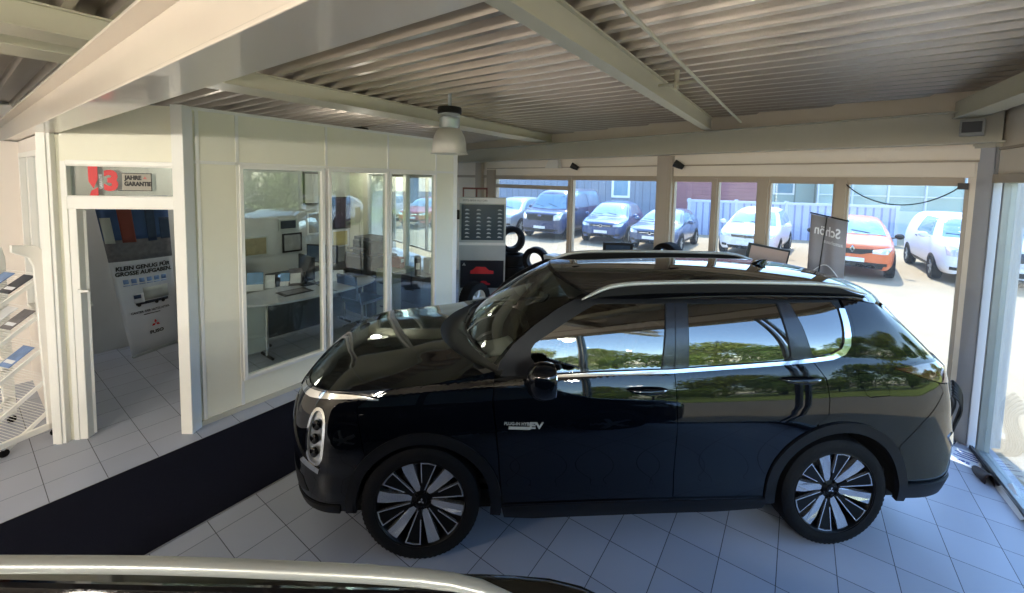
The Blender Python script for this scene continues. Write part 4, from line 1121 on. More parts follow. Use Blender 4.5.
# the car right below the camera
MATS['paint_fore'] = MATS['paint_black']
fg = yard_car('foreground_car', 'black car with silver roof rail at the bottom edge of the picture', (2.05, -.02), 180, 4.6, 1.86, 1.645, 1.02, 1.08, 1.0, 1.75, 3.9, 'paint_black', 'bar', wheel=.35, emblem='round', rk=.82)
fg.location.z = 0
for sd in (-1, 1):
    b = B(); rows = []; n = 40
    for i in range(n+1):
        t = i/n; x = .075-2.3*t; y = smooth_interp([(0, .648), (.02, .668), (.045, .683), (.1, .693), (.2, .696), (.3, .698), (.5, .690), (.8, .67), (1, .64)], t)
        z = 1.612+smooth_interp([(0, 0), (.03, .018), (.08, .034), (.18, .042), (.35, .045), (.8, .043), (.95, .03), (1, 0)], t)
        wd = .013*smooth_interp([(0, .35), (.05, 1), (.9, 1), (1, .4)], t)
        rows.append([(2.05-x, sd*(y+.023+wd*math.copysign(abs(math.cos(a))**.5, math.cos(a))), z+.010*math.copysign(abs(math.sin(a))**.6, math.sin(a))) for a in [2*PI*k/16 for k in range(16)]])
    b.grid(rows, close_u=True); b.build('roof_rail', 'satin_rail', fg, smooth=50)
    b = B(); b.box(2.1, sd*.70-.01, 1.50, 4.1, sd*.70+.01, 1.64); b.build('rail_foot', 'gloss_black', fg, bevel=.01)
for sd in (-1, 1):
    b = B(); top = []; low_ = []
    for i in range(41):
        x = .34-2.5*i/40; yo = smooth_interp([(-2.2, .70), (-1.8, .745), (-.5, .757), (-.05, .760), (.08, .755), (.16, .742), (.22, .722), (.30, .685), (.34, .66)], x)
        zz = 1.598-.03*sst(.1, .34, x)
        top.append([(2.05-x, sd*(.56+.02), zz+.012), (2.05-x, sd*(yo-.02+.02), zz+.004), (2.05-x, sd*(yo+.02), zz-.006), (2.05-x, sd*(yo+.02), zz-.035), (2.05-x, sd*(yo-.02), zz-.05)])
    b.grid(top); b.build('roof_gutter', 'gloss_black', fg, smooth=40)
# ------------------------------------------------------------------ yard: buildings, fence, planting
def bwall(name, label, p, q, z0, z1, material, th=.3, cat='building', parts=None):
    p = Vector((*p, 0)); q = Vector((*q, 0)); d = (q-p); l = d.length; d.normalize(); n = Vector((-d.y, d.x, 0))
    if n.y < 0: n = -n
    t = thing(name, loc=p, label=label, cat=cat); M = wallM(Vector((0, 0, 0)), d, n)
    b = B(); b.box(0, 0, z0, l, th, z1, M); b.build('wall', material, t)
    return t, M, l
def seamed(name, c, c2, period, axis=0, rough=.7, width=.08):
    """board / sheet cladding: thin darker joints at a fixed spacing"""
    m = mat(name, c, rough, var=.10, scale=1.2); N = m.node_tree.nodes; L = m.node_tree.links; bs = N['Principled BSDF']
    tc = N['Texture Coordinate']; sp = N.new('ShaderNodeSeparateXYZ'); L.new(tc.outputs['Object'], sp.inputs[0])
    a = N.new('ShaderNodeMath'); a.operation = 'DIVIDE'; a.inputs[1].default_value = period; L.new(sp.outputs[axis], a.inputs[0])
    f = N.new('ShaderNodeMath'); f.operation = 'FRACT'; L.new(a.outputs[0], f.inputs[0])
    g = N.new('ShaderNodeMath'); g.operation = 'LESS_THAN'; g.inputs[1].default_value = width; L.new(f.outputs[0], g.inputs[0])
    mx = N.new('ShaderNodeMix'); mx.data_type = 'RGBA'; src = bs.inputs['Base Color'].links[0].from_socket
    L.new(g.outputs[0], mx.inputs[0]); L.new(src, mx.inputs[6]); mx.inputs[7].default_value = (*rgb(c2), 1); L.new(mx.outputs[2], bs.inputs['Base Color'])
    return m
seamed('boards_grey', (122, 130, 146), (84, 90, 106), .45)
seamed('brick_maroon', (140, 92, 98), (112, 72, 80), .22, 2, width=.12)
seamed('fence_slat', (172, 184, 208), (128, 138, 172), .28, width=.25)
seamed('panel_green', (158, 178, 172), (116, 134, 130), .95)
mat('render_white', (186, 196, 210), .8)
mat('glazing', (150, 172, 168), .15, coat=.3, var=.25, scale=.7)
t, M, l = bwall('wooden_hall', 'grey boarded hall with a small white window behind the blue cars', (-9, 33), (10.2, 26.0), -.1, 6, 'boards_grey')
dd_ = Vector((10.2+9, 26-33, 0)).normalized()
b = B(); x0 = 16.8
b.box(x0-.1, -.06, 1.4, x0+1.1, 0, 2.9, M); b.build('window_frame', 'white_plastic', t)
b = B(); b.box(x0+.05, -.08, 1.55, x0+.95, -.06, 2.75, M); b.build('window_glass', 'glass_sky_tint', t)
b = B(); b.prism([M @ Vector(p) for p in ((-.5, -.8, 6), (l+.3, -.8, 6), (l+.3, 5, 8.5), (-.5, 5, 8.5))], (0, 0, .2)); b.build('roof', 'dark_grey', t)
t, M, l = bwall('brick_shed', 'maroon brick shed between the boarded hall and the pale sheds', (10.4, 26.2), (14.6, 23.8), -.1, 5, 'brick_maroon', 3)
b = B(); b.prism([M @ Vector(p) for p in ((-.2, -.4, 5), (l+.2, -.4, 5), (l+.2, 3.2, 5.9), (-.2, 3.2, 5.9))], (0, 0, .15)); b.build('roof', 'dark_grey', t)
t, M, l = bwall('panel_shed', 'pale green panelled shed behind the white family car', (14.8, 24.6), (24.0, 21.6), -.1, 5.5, 'panel_green', 3)
b = B(); b.box(.9, -.05, 1.9, 2.0, 0, 3.1, M); b.build('window_frame', 'white_plastic', t)
b = B(); b.box(1.0, -.07, 2.0, 1.9, -.05, 3.0, M); b.build('window_glass', 'glass_sky_tint', t)
b = B(); b.box(-.1, -.12, 5.3, l+.1, 0, 5.5, M); b.build('eaves', 'white_plastic', t)
t, M, l = bwall('glazed_workshop', 'long workshop with green tinted glazing over a white wall behind the orange car', (16.5, 21.8), (36.0, 14.5), -.1, 1.25, 'render_white', .4)
b = B(); b.box(0, .1, 1.25, l, .16, 6, M); b.build('glazing', 'glazing', t)
for i in range(int(l/1.5)+1):
    b = B(); b.box(i*1.5-.035, .0, 1.25, i*1.5+.035, .12, 6, M); b.build('glazing_bar', 'render_white', t)
for z in (2.0, 3.0, 4.0): b = B(); b.box(0, .03, z-.03, l, .12, z+.03, M); b.build('glazing_bar', 'render_white', t)
b = B(); b.box(-.3, -.3, 6, l+.3, 3, 6.25, M); b.build('roof', 'dark_grey', t)
t, M, l = bwall('slat_fence', 'pale blue slatted fence behind the hatchback and white family car', (8.6, 19.6), (16.4, 17.2), -.05, 1.55, 'fence_slat', .08, 'fence')
for i in range(5):
    b = B(); b.box(i*l/4-.06, -.08, -.05, i*l/4+.06, .1, 1.72, M); b.build('post', 'render_white', t)
b = B(); b.box(-.1, -.05, 1.55, l+.1, .12, 1.66, M); b.build('capping', 'render_white', t)

# planting beyond the right glass wall
mat('grass', (160, 164, 66), .95, var=.3, scale=8, bump=.5, bscale=80)
mat('bark', (74, 60, 46), .9, var=.2, bump=.6)
def leafmat(name, c):
    m = mat(name, c, .6, var=.35, scale=1.5); bs = m.node_tree.nodes['Principled BSDF']
    bs.inputs['Transmission Weight'].default_value = 0.
    return m
leafmat('leaf_a', (150, 160, 48)); leafmat('leaf_b', (120, 138, 44)); leafmat('leaf_c', (172, 172, 70))
def gp(t_, d_): return G0+GN*d_+GD*t_
b = B(); b.prism([gp(-14, 8.2), gp(34, 8.2), gp(34, 30), gp(-14, 30)], (0, 0, .04)); o = b.build('grass_bank', 'grass'); tag(o, 'green grass verge beyond the right glass wall', 'grass', kind='stuff'); o.location.z = -.03
random.seed(4)
def leaf_crown(rad, hgt, n, lf, seed):
    rnd = random.Random(seed); bm = bmesh.new()
    blobs = [(Vector((rnd.uniform(-1, 1)*rad*.62, rnd.uniform(-1, 1)*rad*.62, hgt*(.34+.6*rnd.random()))), rad*rnd.uniform(.35, .6)) for _ in range(9)]+[(Vector((0, 0, hgt*.6)), rad*.8)]
    for i in range(n):
        c, r = rnd.choice(blobs)
        d = Vector((rnd.gauss(0, 1), rnd.gauss(0, 1), rnd.gauss(0, 1))).normalized()
        p = c+d*r*(.55+.45*rnd.random()**.5)
        if p.z < .3: p.z = .3+rnd.random()*.4
        a = Vector((rnd.gauss(0, 1), rnd.gauss(0, 1), rnd.gauss(0, 1))).normalized(); bb = a.cross(d)
        if bb.length < .1: continue
        bb.normalize(); s = lf*rnd.uniform(.6, 1.3)
        v = [bm.verts.new(p+a*s), bm.verts.new(p+bb*s*.6), bm.verts.new(p-a*s), bm.verts.new(p-bb*s*.6)]
        bm.faces.new(v)
    me = bpy.data.meshes.new('crown'); bm.to_mesh(me); bm.free(); return me
crowns = [leaf_crown(2.6, 6.2, 4200, .17, 1), leaf_crown(2.2, 5.0, 3600, .16, 2), leaf_crown(3.0, 7.4, 4600, .18, 3)]
bushes = [leaf_crown(1.7, 2.5, 2400, .12, 11), leaf_crown(1.9, 2.9, 2400, .12, 12)]
for m_, lm in zip(crowns+bushes, ('leaf_a', 'leaf_b', 'leaf_c', 'leaf_a', 'leaf_b')): m_.materials.append(MATS[lm])
def tree(p, k, sc, label):
    t = thing('leafy_tree', loc=(p.x, p.y, 0), rz=random.uniform(0, 6), label=label, cat='tree', group='trees on the grass verge outside the right glass wall')
    t.scale = (sc, sc, sc)
    o = bpy.data.objects.new('crown', crowns[k]); col.objects.link(o); o.parent = t
    h = (6.2, 5.0, 7.4)[k]
    b = B(); b.tube([(0, 0, -.1), (.05, .03, h*.3), (-.05, .05, h*.6), (.02, 0, h*.85)], .16, 8, rs=[.2, .15, .09, .03]); b.build('trunk', 'bark', t, smooth=60)
T_L = 'leafy green tree on the verge outside, showing only mirrored in glass and bodywork'
for i, (tt, d_) in enumerate([(-9, 19), (-4, 21), (1, 18.5), (5.5, 21), (10, 18), (14.5, 21), (19, 18.5), (24, 21), (29, 19)]):
    tree(gp(tt, d_), i % 3, random.uniform(.8, 1.02), T_L)
for i in range(16):
    p = gp(-11+i*2.9, 15.4+random.uniform(-.5, .5))
    t = thing('hedge_bush', loc=(p.x, p.y, 0), rz=random.uniform(0, 6), label='dense green bush of the hedge outside, showing only mirrored in the glass', cat='bush', group='hedge bushes on the grass verge')
    o = bpy.data.objects.new('foliage', bushes[i % 2]); col.objects.link(o); o.parent = t
    b = B(); b.tube([(0, 0, -.1), (0, 0, 1.2)], .05, 6); b.build('stem', 'bark', t)

# ------------------------------------------------------------------ showroom furniture and fittings
# high bay lamp
mat('frosted', (214, 212, 204), .35, var=.03)
def bay_lamp(x, y, label, zt=3.29, on=0., z0=2.66):
    t = thing('pendant_lamp', loc=(x, y, z0), label=label, cat='lamp', group=None)
    h = max(.5, zt-z0)
    b = B(); b.lathe([(.0, .50), (.125, .50), (.13, .49), (.13, .435), (.12, .43), (0, .43)], 32, cap=False); b.build('mounting_cap', 'black_plastic', t, smooth=40)
    b = B(); b.tube([(0, 0, .46), (0, 0, h+.02)], .02, 8); b.build('hook', 'alu', t)
    b = B(); b.lathe([(.112, .43), (.114, .40), (.110, .395), (.114, .36), (.110, .35), (.112, .30), (.10, .27)], 32, cap=False); b.build('housing', 'alu', t, smooth=40)
    b = B(); b.lathe([(.10, .275), (.135, .25), (.165, .19), (.182, .11), (.19, .02), (.205, .0), (.198, -.002), (.183, .02), (.175, .11), (.158, .185), (.13, .24), (.095, .262)], 40, cap=False, closed=True); b.build('lamp_shade', 'frosted', t, smooth=50)
    if on:  # only the added fill lamps carry a light
        l = bpy.data.lights.new('fill_bulb', 'POINT'); l.energy = on; l.shadow_soft_size = .1; l.color = (1, .93, .82); o = bpy.data.objects.new('fill_bulb', l); col.objects.link(o); o.parent = t; o.location = (0, 0, -.06)
    return t
bay_lamp(-.70, 4.45, 'pendant lamp with frosted bell shade hanging in front of the office partition')
for i, (x, y) in enumerate([(1.6, -2.2), (-2.6, -1.6), (-5.0, -.7), (-.6, -3.6)]):  # unseen lamps added to brighten the hall
    bay_lamp(x, y, ['unseen fill lamp added behind the camera near the glass', 'unseen fill lamp added behind the camera to the left', 'unseen fill lamp added left of the girder beside the white wall', 'unseen fill lamp added farthest behind the camera'][i], on=75)
bay_lamp(-4.25, 5.75, 'fill lamp added over the oval desk, hidden by the panels', on=7, z0=2.77)  # hidden lamps added to lift the dark office
bay_lamp(-2.75, 7.35, 'unseen fill lamp added over the far end of the office', on=5, z0=2.77)

# wall box under the lintel, spots
t = thing('light_box', M=MB @ Matrix.Translation((5.35, -.12, 2.64)), label='small white trapezoid lamp shade just below the lintel beam at left', cat='lamp')
b = B(); rows = [[(-.13, -.0, .16), (.13, -.0, .16), (.13, .06, .16), (-.13, .06, .16)], [(-.17, -.05, 0), (.17, -.05, 0), (.17, .06, 0), (-.17, .06, 0)]]
b.grid(rows, close_u=True); b.build('shade', 'frosted', t)
for s_, lb in ((4.78, 'small black spotlight on the fascia above the left back windows'), (2.82, 'small black spotlight on the fascia right of the grey column')):
    t = thing('spotlight', M=MB @ Matrix.Translation((s_, -.03, 2.655)), label=lb, cat='spotlight')
    b = B(); b.tube([(0, 0, 0), (0, -.08, .0)], .012, 8); b.build('bracket', 'black_plastic', t)
    b = B(); b.lathe([(.0, -.07), (.035, -.07), (.05, .0), (.055, .07), (.045, .07), (.03, .02), (0, .02)], 20, Matrix.Translation((0, -.12, -.0)) @ Matrix.Rotation(R(58), 4, 'Y') @ Matrix.Rotation(R(30), 4, 'X'), cap=False); b.build('lamp_head', 'black_plastic', t, smooth=40)
# control box on the beam
t = thing('control_box', M=MB @ Matrix.Translation((.06, -.245, 2.865)), label='small grey electrical box with dark window on the lintel beam', cat='box')
mat('box_grey', (150, 152, 150), .5)
b = B(); b.box(-.075, -.04, 0, .075, .03, .15); b.build('casing', 'box_grey', t, bevel=.008)
b = B(); b.box(-.060, -.046, .03, .060, -.04, .125); b.build('cover', 'dark_grey', t, bevel=.004)
# drooping cable
t = thing('loose_cable', M=MB @ Matrix.Translation((.1, -.05, 2.42)), label='thin black cable drooping across the top of the rightmost back window', cat='cable')
b = B(); b.tube([(.84*k/20, 0, -.20*(1-(2*k/20-1)**2)**.9) for k in range(21)], .006, 6); b.build('cable', 'black_plastic', t, smooth=60)
b = B(); b.box(-.05, -.02, -.03, .02, .02, .03); b.build('connector', 'black_plastic', t)

# display stand with car range posters
t = thing('display_stand', M=Matrix.Translation((-.56, 7.78, 0)) @ Matrix.Rotation(R(4), 4, 'Z'), label='tall grey display stand with two dark car posters beside the office', cat='display')
mat('poster_teal', (22, 52, 66), .35, var=.5, scale=2); mat('poster_night', (14, 18, 30), .3, var=.4, scale=3); mat('stand_grey', (176, 182, 180), .5); mat('thumb', (180, 190, 196), .4)
b = B(); b.box(-.45, 0, 0, .45, .05, 2.05); b.box(-.45, -.25, 0, .45, .3, .04); b.build('panel', 'stand_grey', t, bevel=.006)
b = B(); b.box(-.45, -.012, 1.93, .45, 0, 2.04); b.build('header_strip', 'white_plastic', t)
b = B(); b.box(-.41, -.012, 1.22, .41, 0, 1.91); b.build('poster', 'poster_teal', t)
b = B(); b.box(-.45, -.02, 1.12, .45, 0, 1.17); b.build('ledge', 'white_plastic', t)
b = B(); b.box(-.42, -.012, .28, .42, 0, .82); p2_ = b.build('poster', 'poster_night', t)
def mini_car(b, x, z, w, h, M=None, y=-.014):
    pts = [(-.5, 0), (.5, 0), (.5, .4), (.3, .5), (.15, .95), (-.25, 1), (-.42, .5), (-.5, .45)]
    b.prism([(x+p[0]*w, y, z+p[1]*h) for p in pts], (0, -.003, 0))
for r_ in range(8):
    for c_ in (-.30, -.08, .12, .33):
        if c_ == .12 and r_ > 5: continue
        b = B(); mini_car(b, c_, 1.27+.075*r_, .085, .028); b.build('car_picture', 'thumb', t)
b = B(); mini_car(b, 0, .56, .45, .14); b.build('car_picture', 'red_print', t)
b = B(); mini_car(b, .05, .34, .22, .08); b.build('car_picture', 'red_print', t)
def three_diamonds(b, M, h):
    for k in range(3):
        a = PI/2+2*PI*k/3
        q = lambda x, y: (x*math.cos(a)-y*math.sin(a), x*math.sin(a)+y*math.cos(a))
        b.bm.faces.new(b.vs([M @ Vector((*q(*p), 0)) for p in ((0, 0), (h, -h*.577), (2*h, 0), (h, h*.577))]))
b = B(); three_diamonds(b, frame_m(Vector((-.35, -.016, .74)), (1, 0, 0), (0, 0, 1)), .018); b.build('logo', 'white_plastic', t)
text('header_lettering', 'MITSUBISHI MOTORS', .05, frame_m(Vector((-.15, -.013, 1.985)), (1, 0, 0), (0, 0, 1)), 'dark_grey', t)
b = B(); b.box(-.50, -.02, 1.62, -.45, .04, 1.80); b.build('leaflet_box', 'black_plastic', t)
# red framed table behind the stand
mat('redwood', (110, 46, 34), .5)
t = thing('open_rack', loc=(-.72, 9.1, 0), label='tall reddish open rack standing behind the display stand', cat='rack')
b = B()
for x in (-.40, -.1, .13): b.box(x, 0, 0, x+.03, .03, 2.2)
b.box(-.40, 0, 2.17, .16, .03, 2.21); b.box(-.40, 0, 1.2, .16, .03, 1.24); b.build('frame', 'redwood', t)

def tyre(name, M, r, w, label, group=None, rim_=True, rmat='alu'):
    t = thing(name, M=M, label=label, cat='tyre', group=group)
    b = B(); b.lathe([(r*.60, -w/2), (r*.8, -w/2-.01), (r*.96, -w/2+.01), (r, -w/4), (r, w/4), (r*.96, w/2-.01), (r*.8, w/2+.01), (r*.60, w/2)], 40, closed=True); b.build('carcass', 'rubber', t, smooth=35)
    b = B()
    for k in range(40):
        a = 2*PI*k/40; b.box(r*.985, -.012, -w*.42, r*1.008, .012, w*.42, Matrix.Rotation(a, 4, 'Z'))
    b.build('tread', 'rubber', t)
    if rim_:
        b = B(); b.lathe([(r*.62, w*.42), (r*.58, w*.40), (r*.54, .0), (r*.60, -w*.42)], 32, cap=False)
        for k in range(5): b.box(0, -.025, w*.1, r*.58, .025, w*.3, Matrix.Rotation(2*PI*k/5, 4, 'Z'))
        b.build('rim', rmat, t, smooth=30)
    return t
for i in range(4):
    tyre('car_tyre', Matrix.Translation((.02+.01*(i % 2), 8.15, .115+.225*i)), .27, .21, ['bottom tyre of the stack beside the display stand', 'second tyre from the floor in the stack by the display stand', 'third tyre from the floor in the stack by the display stand', 'top flat tyre of the stack beside the display stand'][i], 'tyres stacked beside the display stand', rim_=False)
tyre('car_tyre', Matrix.Translation((.0, 8.12, 1.195)) @ Matrix.Rotation(R(90), 4, 'X') @ Matrix.Rotation(R(14), 4, 'Y'), .27, .2, 'black tyre standing upright on the stack by the display stand', rim_=False)
for i in range(3):
    tyre('car_tyre', Matrix.Translation((.46, 7.75, .105+.2*i)), .25, .18, ['bottom flat tyre of the short stack by the back window', 'middle flat tyre of the short stack by the back window', 'upper flat tyre of the short stack by the back window'][i], 'short tyre stack by the back window', rim_=False)
tyre('car_tyre', Matrix.Translation((.48, 7.72, .605+.255)) @ Matrix.Rotation(R(90), 4, 'X') @ Matrix.Rotation(R(-22), 4, 'Y'), .255, .18, 'empty black tyre standing upright on the short stack', rim_=False)
t = thing('cardboard_box', loc=(.86, 7.52, 0), rz=R(-48), label='pale box beside the upright tyre near the back window', cat='box')
b = B(); b.box(-.2, -.15, 0, .2, .15, 1.0); b.build('carton', 'stand_grey', t, bevel=.004)
b = B(); b.box(-.2, -.03, .998, .2, .03, 1.002); b.build('tape', 'paper', t)
t = thing('tyre_rack', loc=(2.20, 5.62, 0), rz=R(-30), label='black metal stand holding a single tyre in front of the grey column', cat='stand')
b = B(); b.box(-.2, -.2, 0, .2, .2, .02); b.tube([(0, 0, .02), (0, 0, 1.14)], .03, 10); b.build('post', 'black_plastic', t, smooth=40)
b = B(); b.box(-.16, -.1, 1.14, .16, .1, 1.16); b.build('tray', 'black_plastic', t)
tyre('car_tyre', Matrix.Translation((2.20, 5.62, 1.162+.20)) @ Matrix.Rotation(R(-52), 4, 'Z') @ Matrix.Rotation(R(90), 4, 'X'), .20, .19, 'single tyre on the stand in front of the grey column', rmat='chrome')
# lone wheel by the display stand
tyre('car_tyre', Matrix.Translation((-.62, 6.95, .30)) @ Matrix.Rotation(R(52), 4, 'Z') @ Matrix.Rotation(R(90), 4, 'X'), .30, .22, 'tyre with pale rim standing on the floor in front of the display stand', rmat='white_plastic')

# screen on a stand
t = thing('info_screen', M=Matrix.Translation((1.60, 6.0, 0)) @ Matrix.Rotation(R(-4), 4, 'Z'), label='small dark framed screen on a stand by the back window', cat='screen')
mat('screen_face', (70, 88, 110), .15, coat=.5, var=.3)
b = B(); b.box(-.22, 0, 1.18, .22, .03, 1.49); b.build('bezel', 'black_plastic', t, bevel=.006)
b = B(); b.box(-.18, -.004, 1.22, .18, 0, 1.45); b.build('display', 'screen_face', t)
b = B(); b.tube([(0, .04, 0), (0, .04, 1.3)], .02, 8); b.box(-.18, -.12, 0, .18, .2, .02); b.build('pole', 'black_plastic', t)
# board sign
t = thing('sign_board', M=Matrix.Translation((2.90, 4.95, 0)) @ Matrix.Rotation(R(-14), 4, 'Z') @ Matrix.Rotation(R(9), 4, 'Y'), label='black framed pinkish board tilted behind the SUV roof', cat='sign')
mat('board_pink', (176, 150, 138), .6)
b = B(); b.box(-.23, 0, 1.30, .23, .03, 1.67); b.build('frame', 'black_plastic', t, bevel=.004)
b = B(); b.box(-.20, -.004, 1.33, .21, 0, 1.645); b.build('face', 'board_pink', t)
b = B(); b.tube([(0, .04, .03), (0, .04, 1.4)], .015, 8); b.build('pole', 'black_plastic', t)
b = B(); b.box(-.15, -.12, .02, .15, .2, .04); b.build('foot', 'black_plastic', t)
# hanging banner seen from behind
mat('banner_backlit', (150, 147, 152), .7, var=.12, scale=5); mat('banner_print', (236, 236, 240), .6)  # cloth grey lightened to stand for daylight shining through it
pA = Vector((3.415, 4.60, 0)); pB = Vector((3.64, 4.36, 0)); bd_ = (pB-pA); bl = bd_.length; bd_.normalize()
t = thing('banner', loc=pA, label='grey fabric banner on a pole by the back window, its lettering mirrored', cat='banner')
bnn = Vector((bd_.y, -bd_.x, 0))
def bpnt(x, z, o=0): return bd_*x+bnn*(.012*math.sin(x*34)+o)+Vector((0, 0, z-.02-.20*x))
b = B(); b.grid([[bpnt(bl*i/24, z) for i in range(25)] for z in (.15, .6, 1.0, 1.4, 1.8, 2.10)]); b.build('fabric', 'banner_backlit', t, smooth=60, solid=.003)
b = B(); b.tube([bpnt(-.01, 2.11), bpnt(bl+.01, 2.11)], .008, 8); b.build('top_bar', 'black_plastic', t)
b = B(); b.tube([bpnt(.12, .05, .03), bpnt(.10, 1.2, .05), bpnt(.15, 2.12, .03)], .006, 6); b.build('pole', 'black_plastic', t, smooth=60)
b = B(); b.box(-.02, -.12, 0, bl*.9, .12, .03, frame_m(Vector((0, 0, 0)), bd_, bnn.cross(Vector((0, 0, 1))).cross(bnn) if False else Vector((0, 0, 1)).cross(bd_))); b.build('base', 'black_plastic', t)
text('lettering', 'Schön', .15, None, 'banner_print', t, fn=lambda x, y, z: bpnt(bl*.5-x*.64-.005, 1.94+y, .012+z), bold=.003)
text('lettering', 'autohaus', .06, None, 'banner_print', t, fn=lambda x, y, z: bpnt(bl*.66-x*.8, 1.83+y, .012+z))
b = B(); b.tube([bpnt(bl*(.15+.75*k/12), 1.45+.12*math.sin(k/12*PI), .014) for k in range(13)], .006, 5); b.build('printed_arc', 'banner_print', t)

# cable coil by the corner column
t = thing('cable_coil', loc=(4.13, 3.56, 0), label='coiled black cables leaning on the corner column behind the SUV', cat='cable')
for i in range(6):
    b = B(); rr = .15+.012*i; b.tube([Vector((.02*i-.05+.03*math.sin(3*a), .35*rr*math.cos(a)*.6+.02*i, .30+1.45*rr*math.sin(a))) for a in [2*PI*k/28 for k in range(28)]], .011, 6, closed=True); b.build('cable_loop', 'black_plastic', t, smooth=60)
# papers on the floor
q = [(4.142, 3.587), (3.891, 3.405), (4.052, 3.323), (4.305, 3.496)]
pm = Vector((4.09, 3.45, .002))
t = thing('floor_sign', loc=pm, rz=math.atan2(3.405-3.587, 3.891-4.142)+PI, label='white printed sheet lying on the floor at the foot of the corner column', cat='paper')
b = B(); b.box(-.155, -.10, 0, .155, .10, .003); b.build('sheet', 'paper', t)
for k, (x, y, s_) in enumerate(((-.10, .0, .07),)): pass
text('lettering', 'Ser', .06, Matrix.Translation((-.09, 0, .0035)) @ Matrix.Rotation(R(90), 4, 'Z'), 'ink_blue', t, bold=.001)
for k in range(4):
    b = B(); b.box(-.02+.04*k, -.08, .003, -.005+.04*k, .07-.02*(k % 2), .0036); b.build('text_line', 'ink_blue', t)
t = thing('floor_sign', loc=(3.86, 2.93, .0), rz=math.atan2(3.104-2.83, 3.959-3.79), label='pale sheet leaning against the right glass wall near the picture edge', cat='paper')
b = B(); rows = [[Vector((-.17+.34*i/6, -.06+.0*i, .003)), Vector((-.17+.34*i/6, -.02, .05)), Vector((-.17+.34*i/6, .0, .12))] for i in range(7)]
b = B(); b.prism([(-.19, .02, .0), (.19, .02, .0), (.15, -.055, .09), (-.19, -.02, .03)], (0, .002, .002)); b.build('sheet', 'paper', t)
t = thing('shoe', loc=(3.98, 3.22, 0), rz=R(60), label='dark brown doorstop wedge on the floor beside the white sheet', cat='doorstop')
mat('brown_dark', (44, 26, 24), .5)
b = B(); rows = []
for i in range(9):
    tq = i/8; w_ = .045*math.sin(PI*min(1, .12+tq*.8))**.5; h_ = .07*(1-tq)+.02
    rows.append([(-.12+.24*tq, w_*math.cos(a), max(0, h_*math.sin(a))) for a in [PI*k/8 for k in range(9)]])
b.grid(rows); b.build('wedge', 'brown_dark', t, smooth=60, solid=.003)
t.name = 'doorstop'

# brochure rack
RO = Vector((-4.10, 3.50, 0)); dd = Vector((-.27, -.96, 0)).normalized(); wd = Vector((-.96, .27, 0)).normalized()
t = thing('brochure_rack', loc=RO, label='white wheeled brochure rack with slanted wire shelves at the left edge', cat='rack')
def rp(x, y, z): return wd*x+dd*y+Vector((0, 0, z))     # x away to the left, y towards the viewer
Wr, Dr = .62, .52
for x in (0, Wr):
    b = B()
    b.prism([rp(x, -.03, .08), rp(x, .045, .08), rp(x, .075, 1.56), rp(x, .10, 1.64), rp(x, .20, 1.70), rp(x, .20, 1.76), rp(x, .06, 1.74), rp(x, .0, 1.68), rp(x, -.02, 1.58)], wd*-.03); fr_ = b.build('side_frame', 'frame_paint', t, bevel=.004)
    b = B(); b.prism([rp(x, -.03, .08), rp(x, Dr, .08), rp(x, Dr, .125), rp(x, -.03, .135)], wd*-.03); b.build('base_bar', 'frame_paint', t, bevel=.003)
    for y in (.0, .31):
        b = B(); b.lathe([(.0, -.012), (.028, -.012), (.032, 0), (.028, .012), (0, .012)], 16, Matrix.Translation(rp(x-.015, y, .034)) @ frame_m(Vector((0, 0, 0)), dd, Vector((0, 0, 1))), cap=False); b.build('castor', 'rubber', t, smooth=40)
        b = B(); b.tube([rp(x-.015, y, .05), rp(x-.015, y, .09)], .01, 6); b.build('castor_stem', 'alu', t)
for zb in (1.47, 1.155, .845, .55, .255):
    f = b_z = lambda y: zb-.72*max(0, y)
    for x in (0, Wr-.03):
        b = B(); b.prism([rp(x, .0, zb-.025), rp(x, .40, zb-.025-.29), rp(x, .40, zb+.01-.29), rp(x, .0, zb+.01)], wd*.02); b.build('shelf_bracket', 'frame_paint', t)
    b = B()
    for i in range(26): y = .4*i/25; b.tube([rp(.0, y, f(y)), rp(Wr, y, f(y))], .0022, 4)
    b.tube([rp(0, .4, f(.4)+.04), rp(Wr, .4, f(.4)+.04)], .004, 6)
    b.build('wire_shelf', 'frame_paint', t)
mat('cover_blue', (120, 150, 200), .35, var=.4, scale=14); mat('cover_grey', (120, 116, 120), .35, var=.5, scale=18); mat('cover_dark', (40, 46, 62), .3, var=.5, scale=14)
sl = math.atan(.72)
for i, (x, y, zb, mt, lb) in enumerate([(.14, .10, 1.47, 'cover_dark', 'dark magazine with white print on the top shelf of the rack'), (.16, .10, 1.155, 'cover_grey', 'grey car brochure on the second shelf of the rack'), (.40, .10, 1.155, 'paper', 'white leaflet left on the second shelf of the rack'), (.16, .12, .845, 'cover_blue', 'pale blue leaflet on the third shelf of the rack'), (.42, .10, 1.47, 'cover_blue', 'blue brochure at far left of the top rack shelf')]):
    Mx = Matrix.Translation(RO+rp(x, y, zb-.72*y+.012)) @ frame_m(Vector((0, 0, 0)), wd, (dd*math.cos(sl)-Vector((0, 0, math.sin(sl)))))
    g = thing('brochure', M=Mx, label=lb, cat='brochure')
    b = B(); b.box(-.075, -.085, -.004, .075, .115, .004); b.build('cover', mt, g, bevel=.002)
    b = B(); b.box(-.06, .05, -.0048, .06, .08, -.004); b.box(-.06, .05, .004, .06, .08, .0048); b.build('title_strip', 'paper', g)

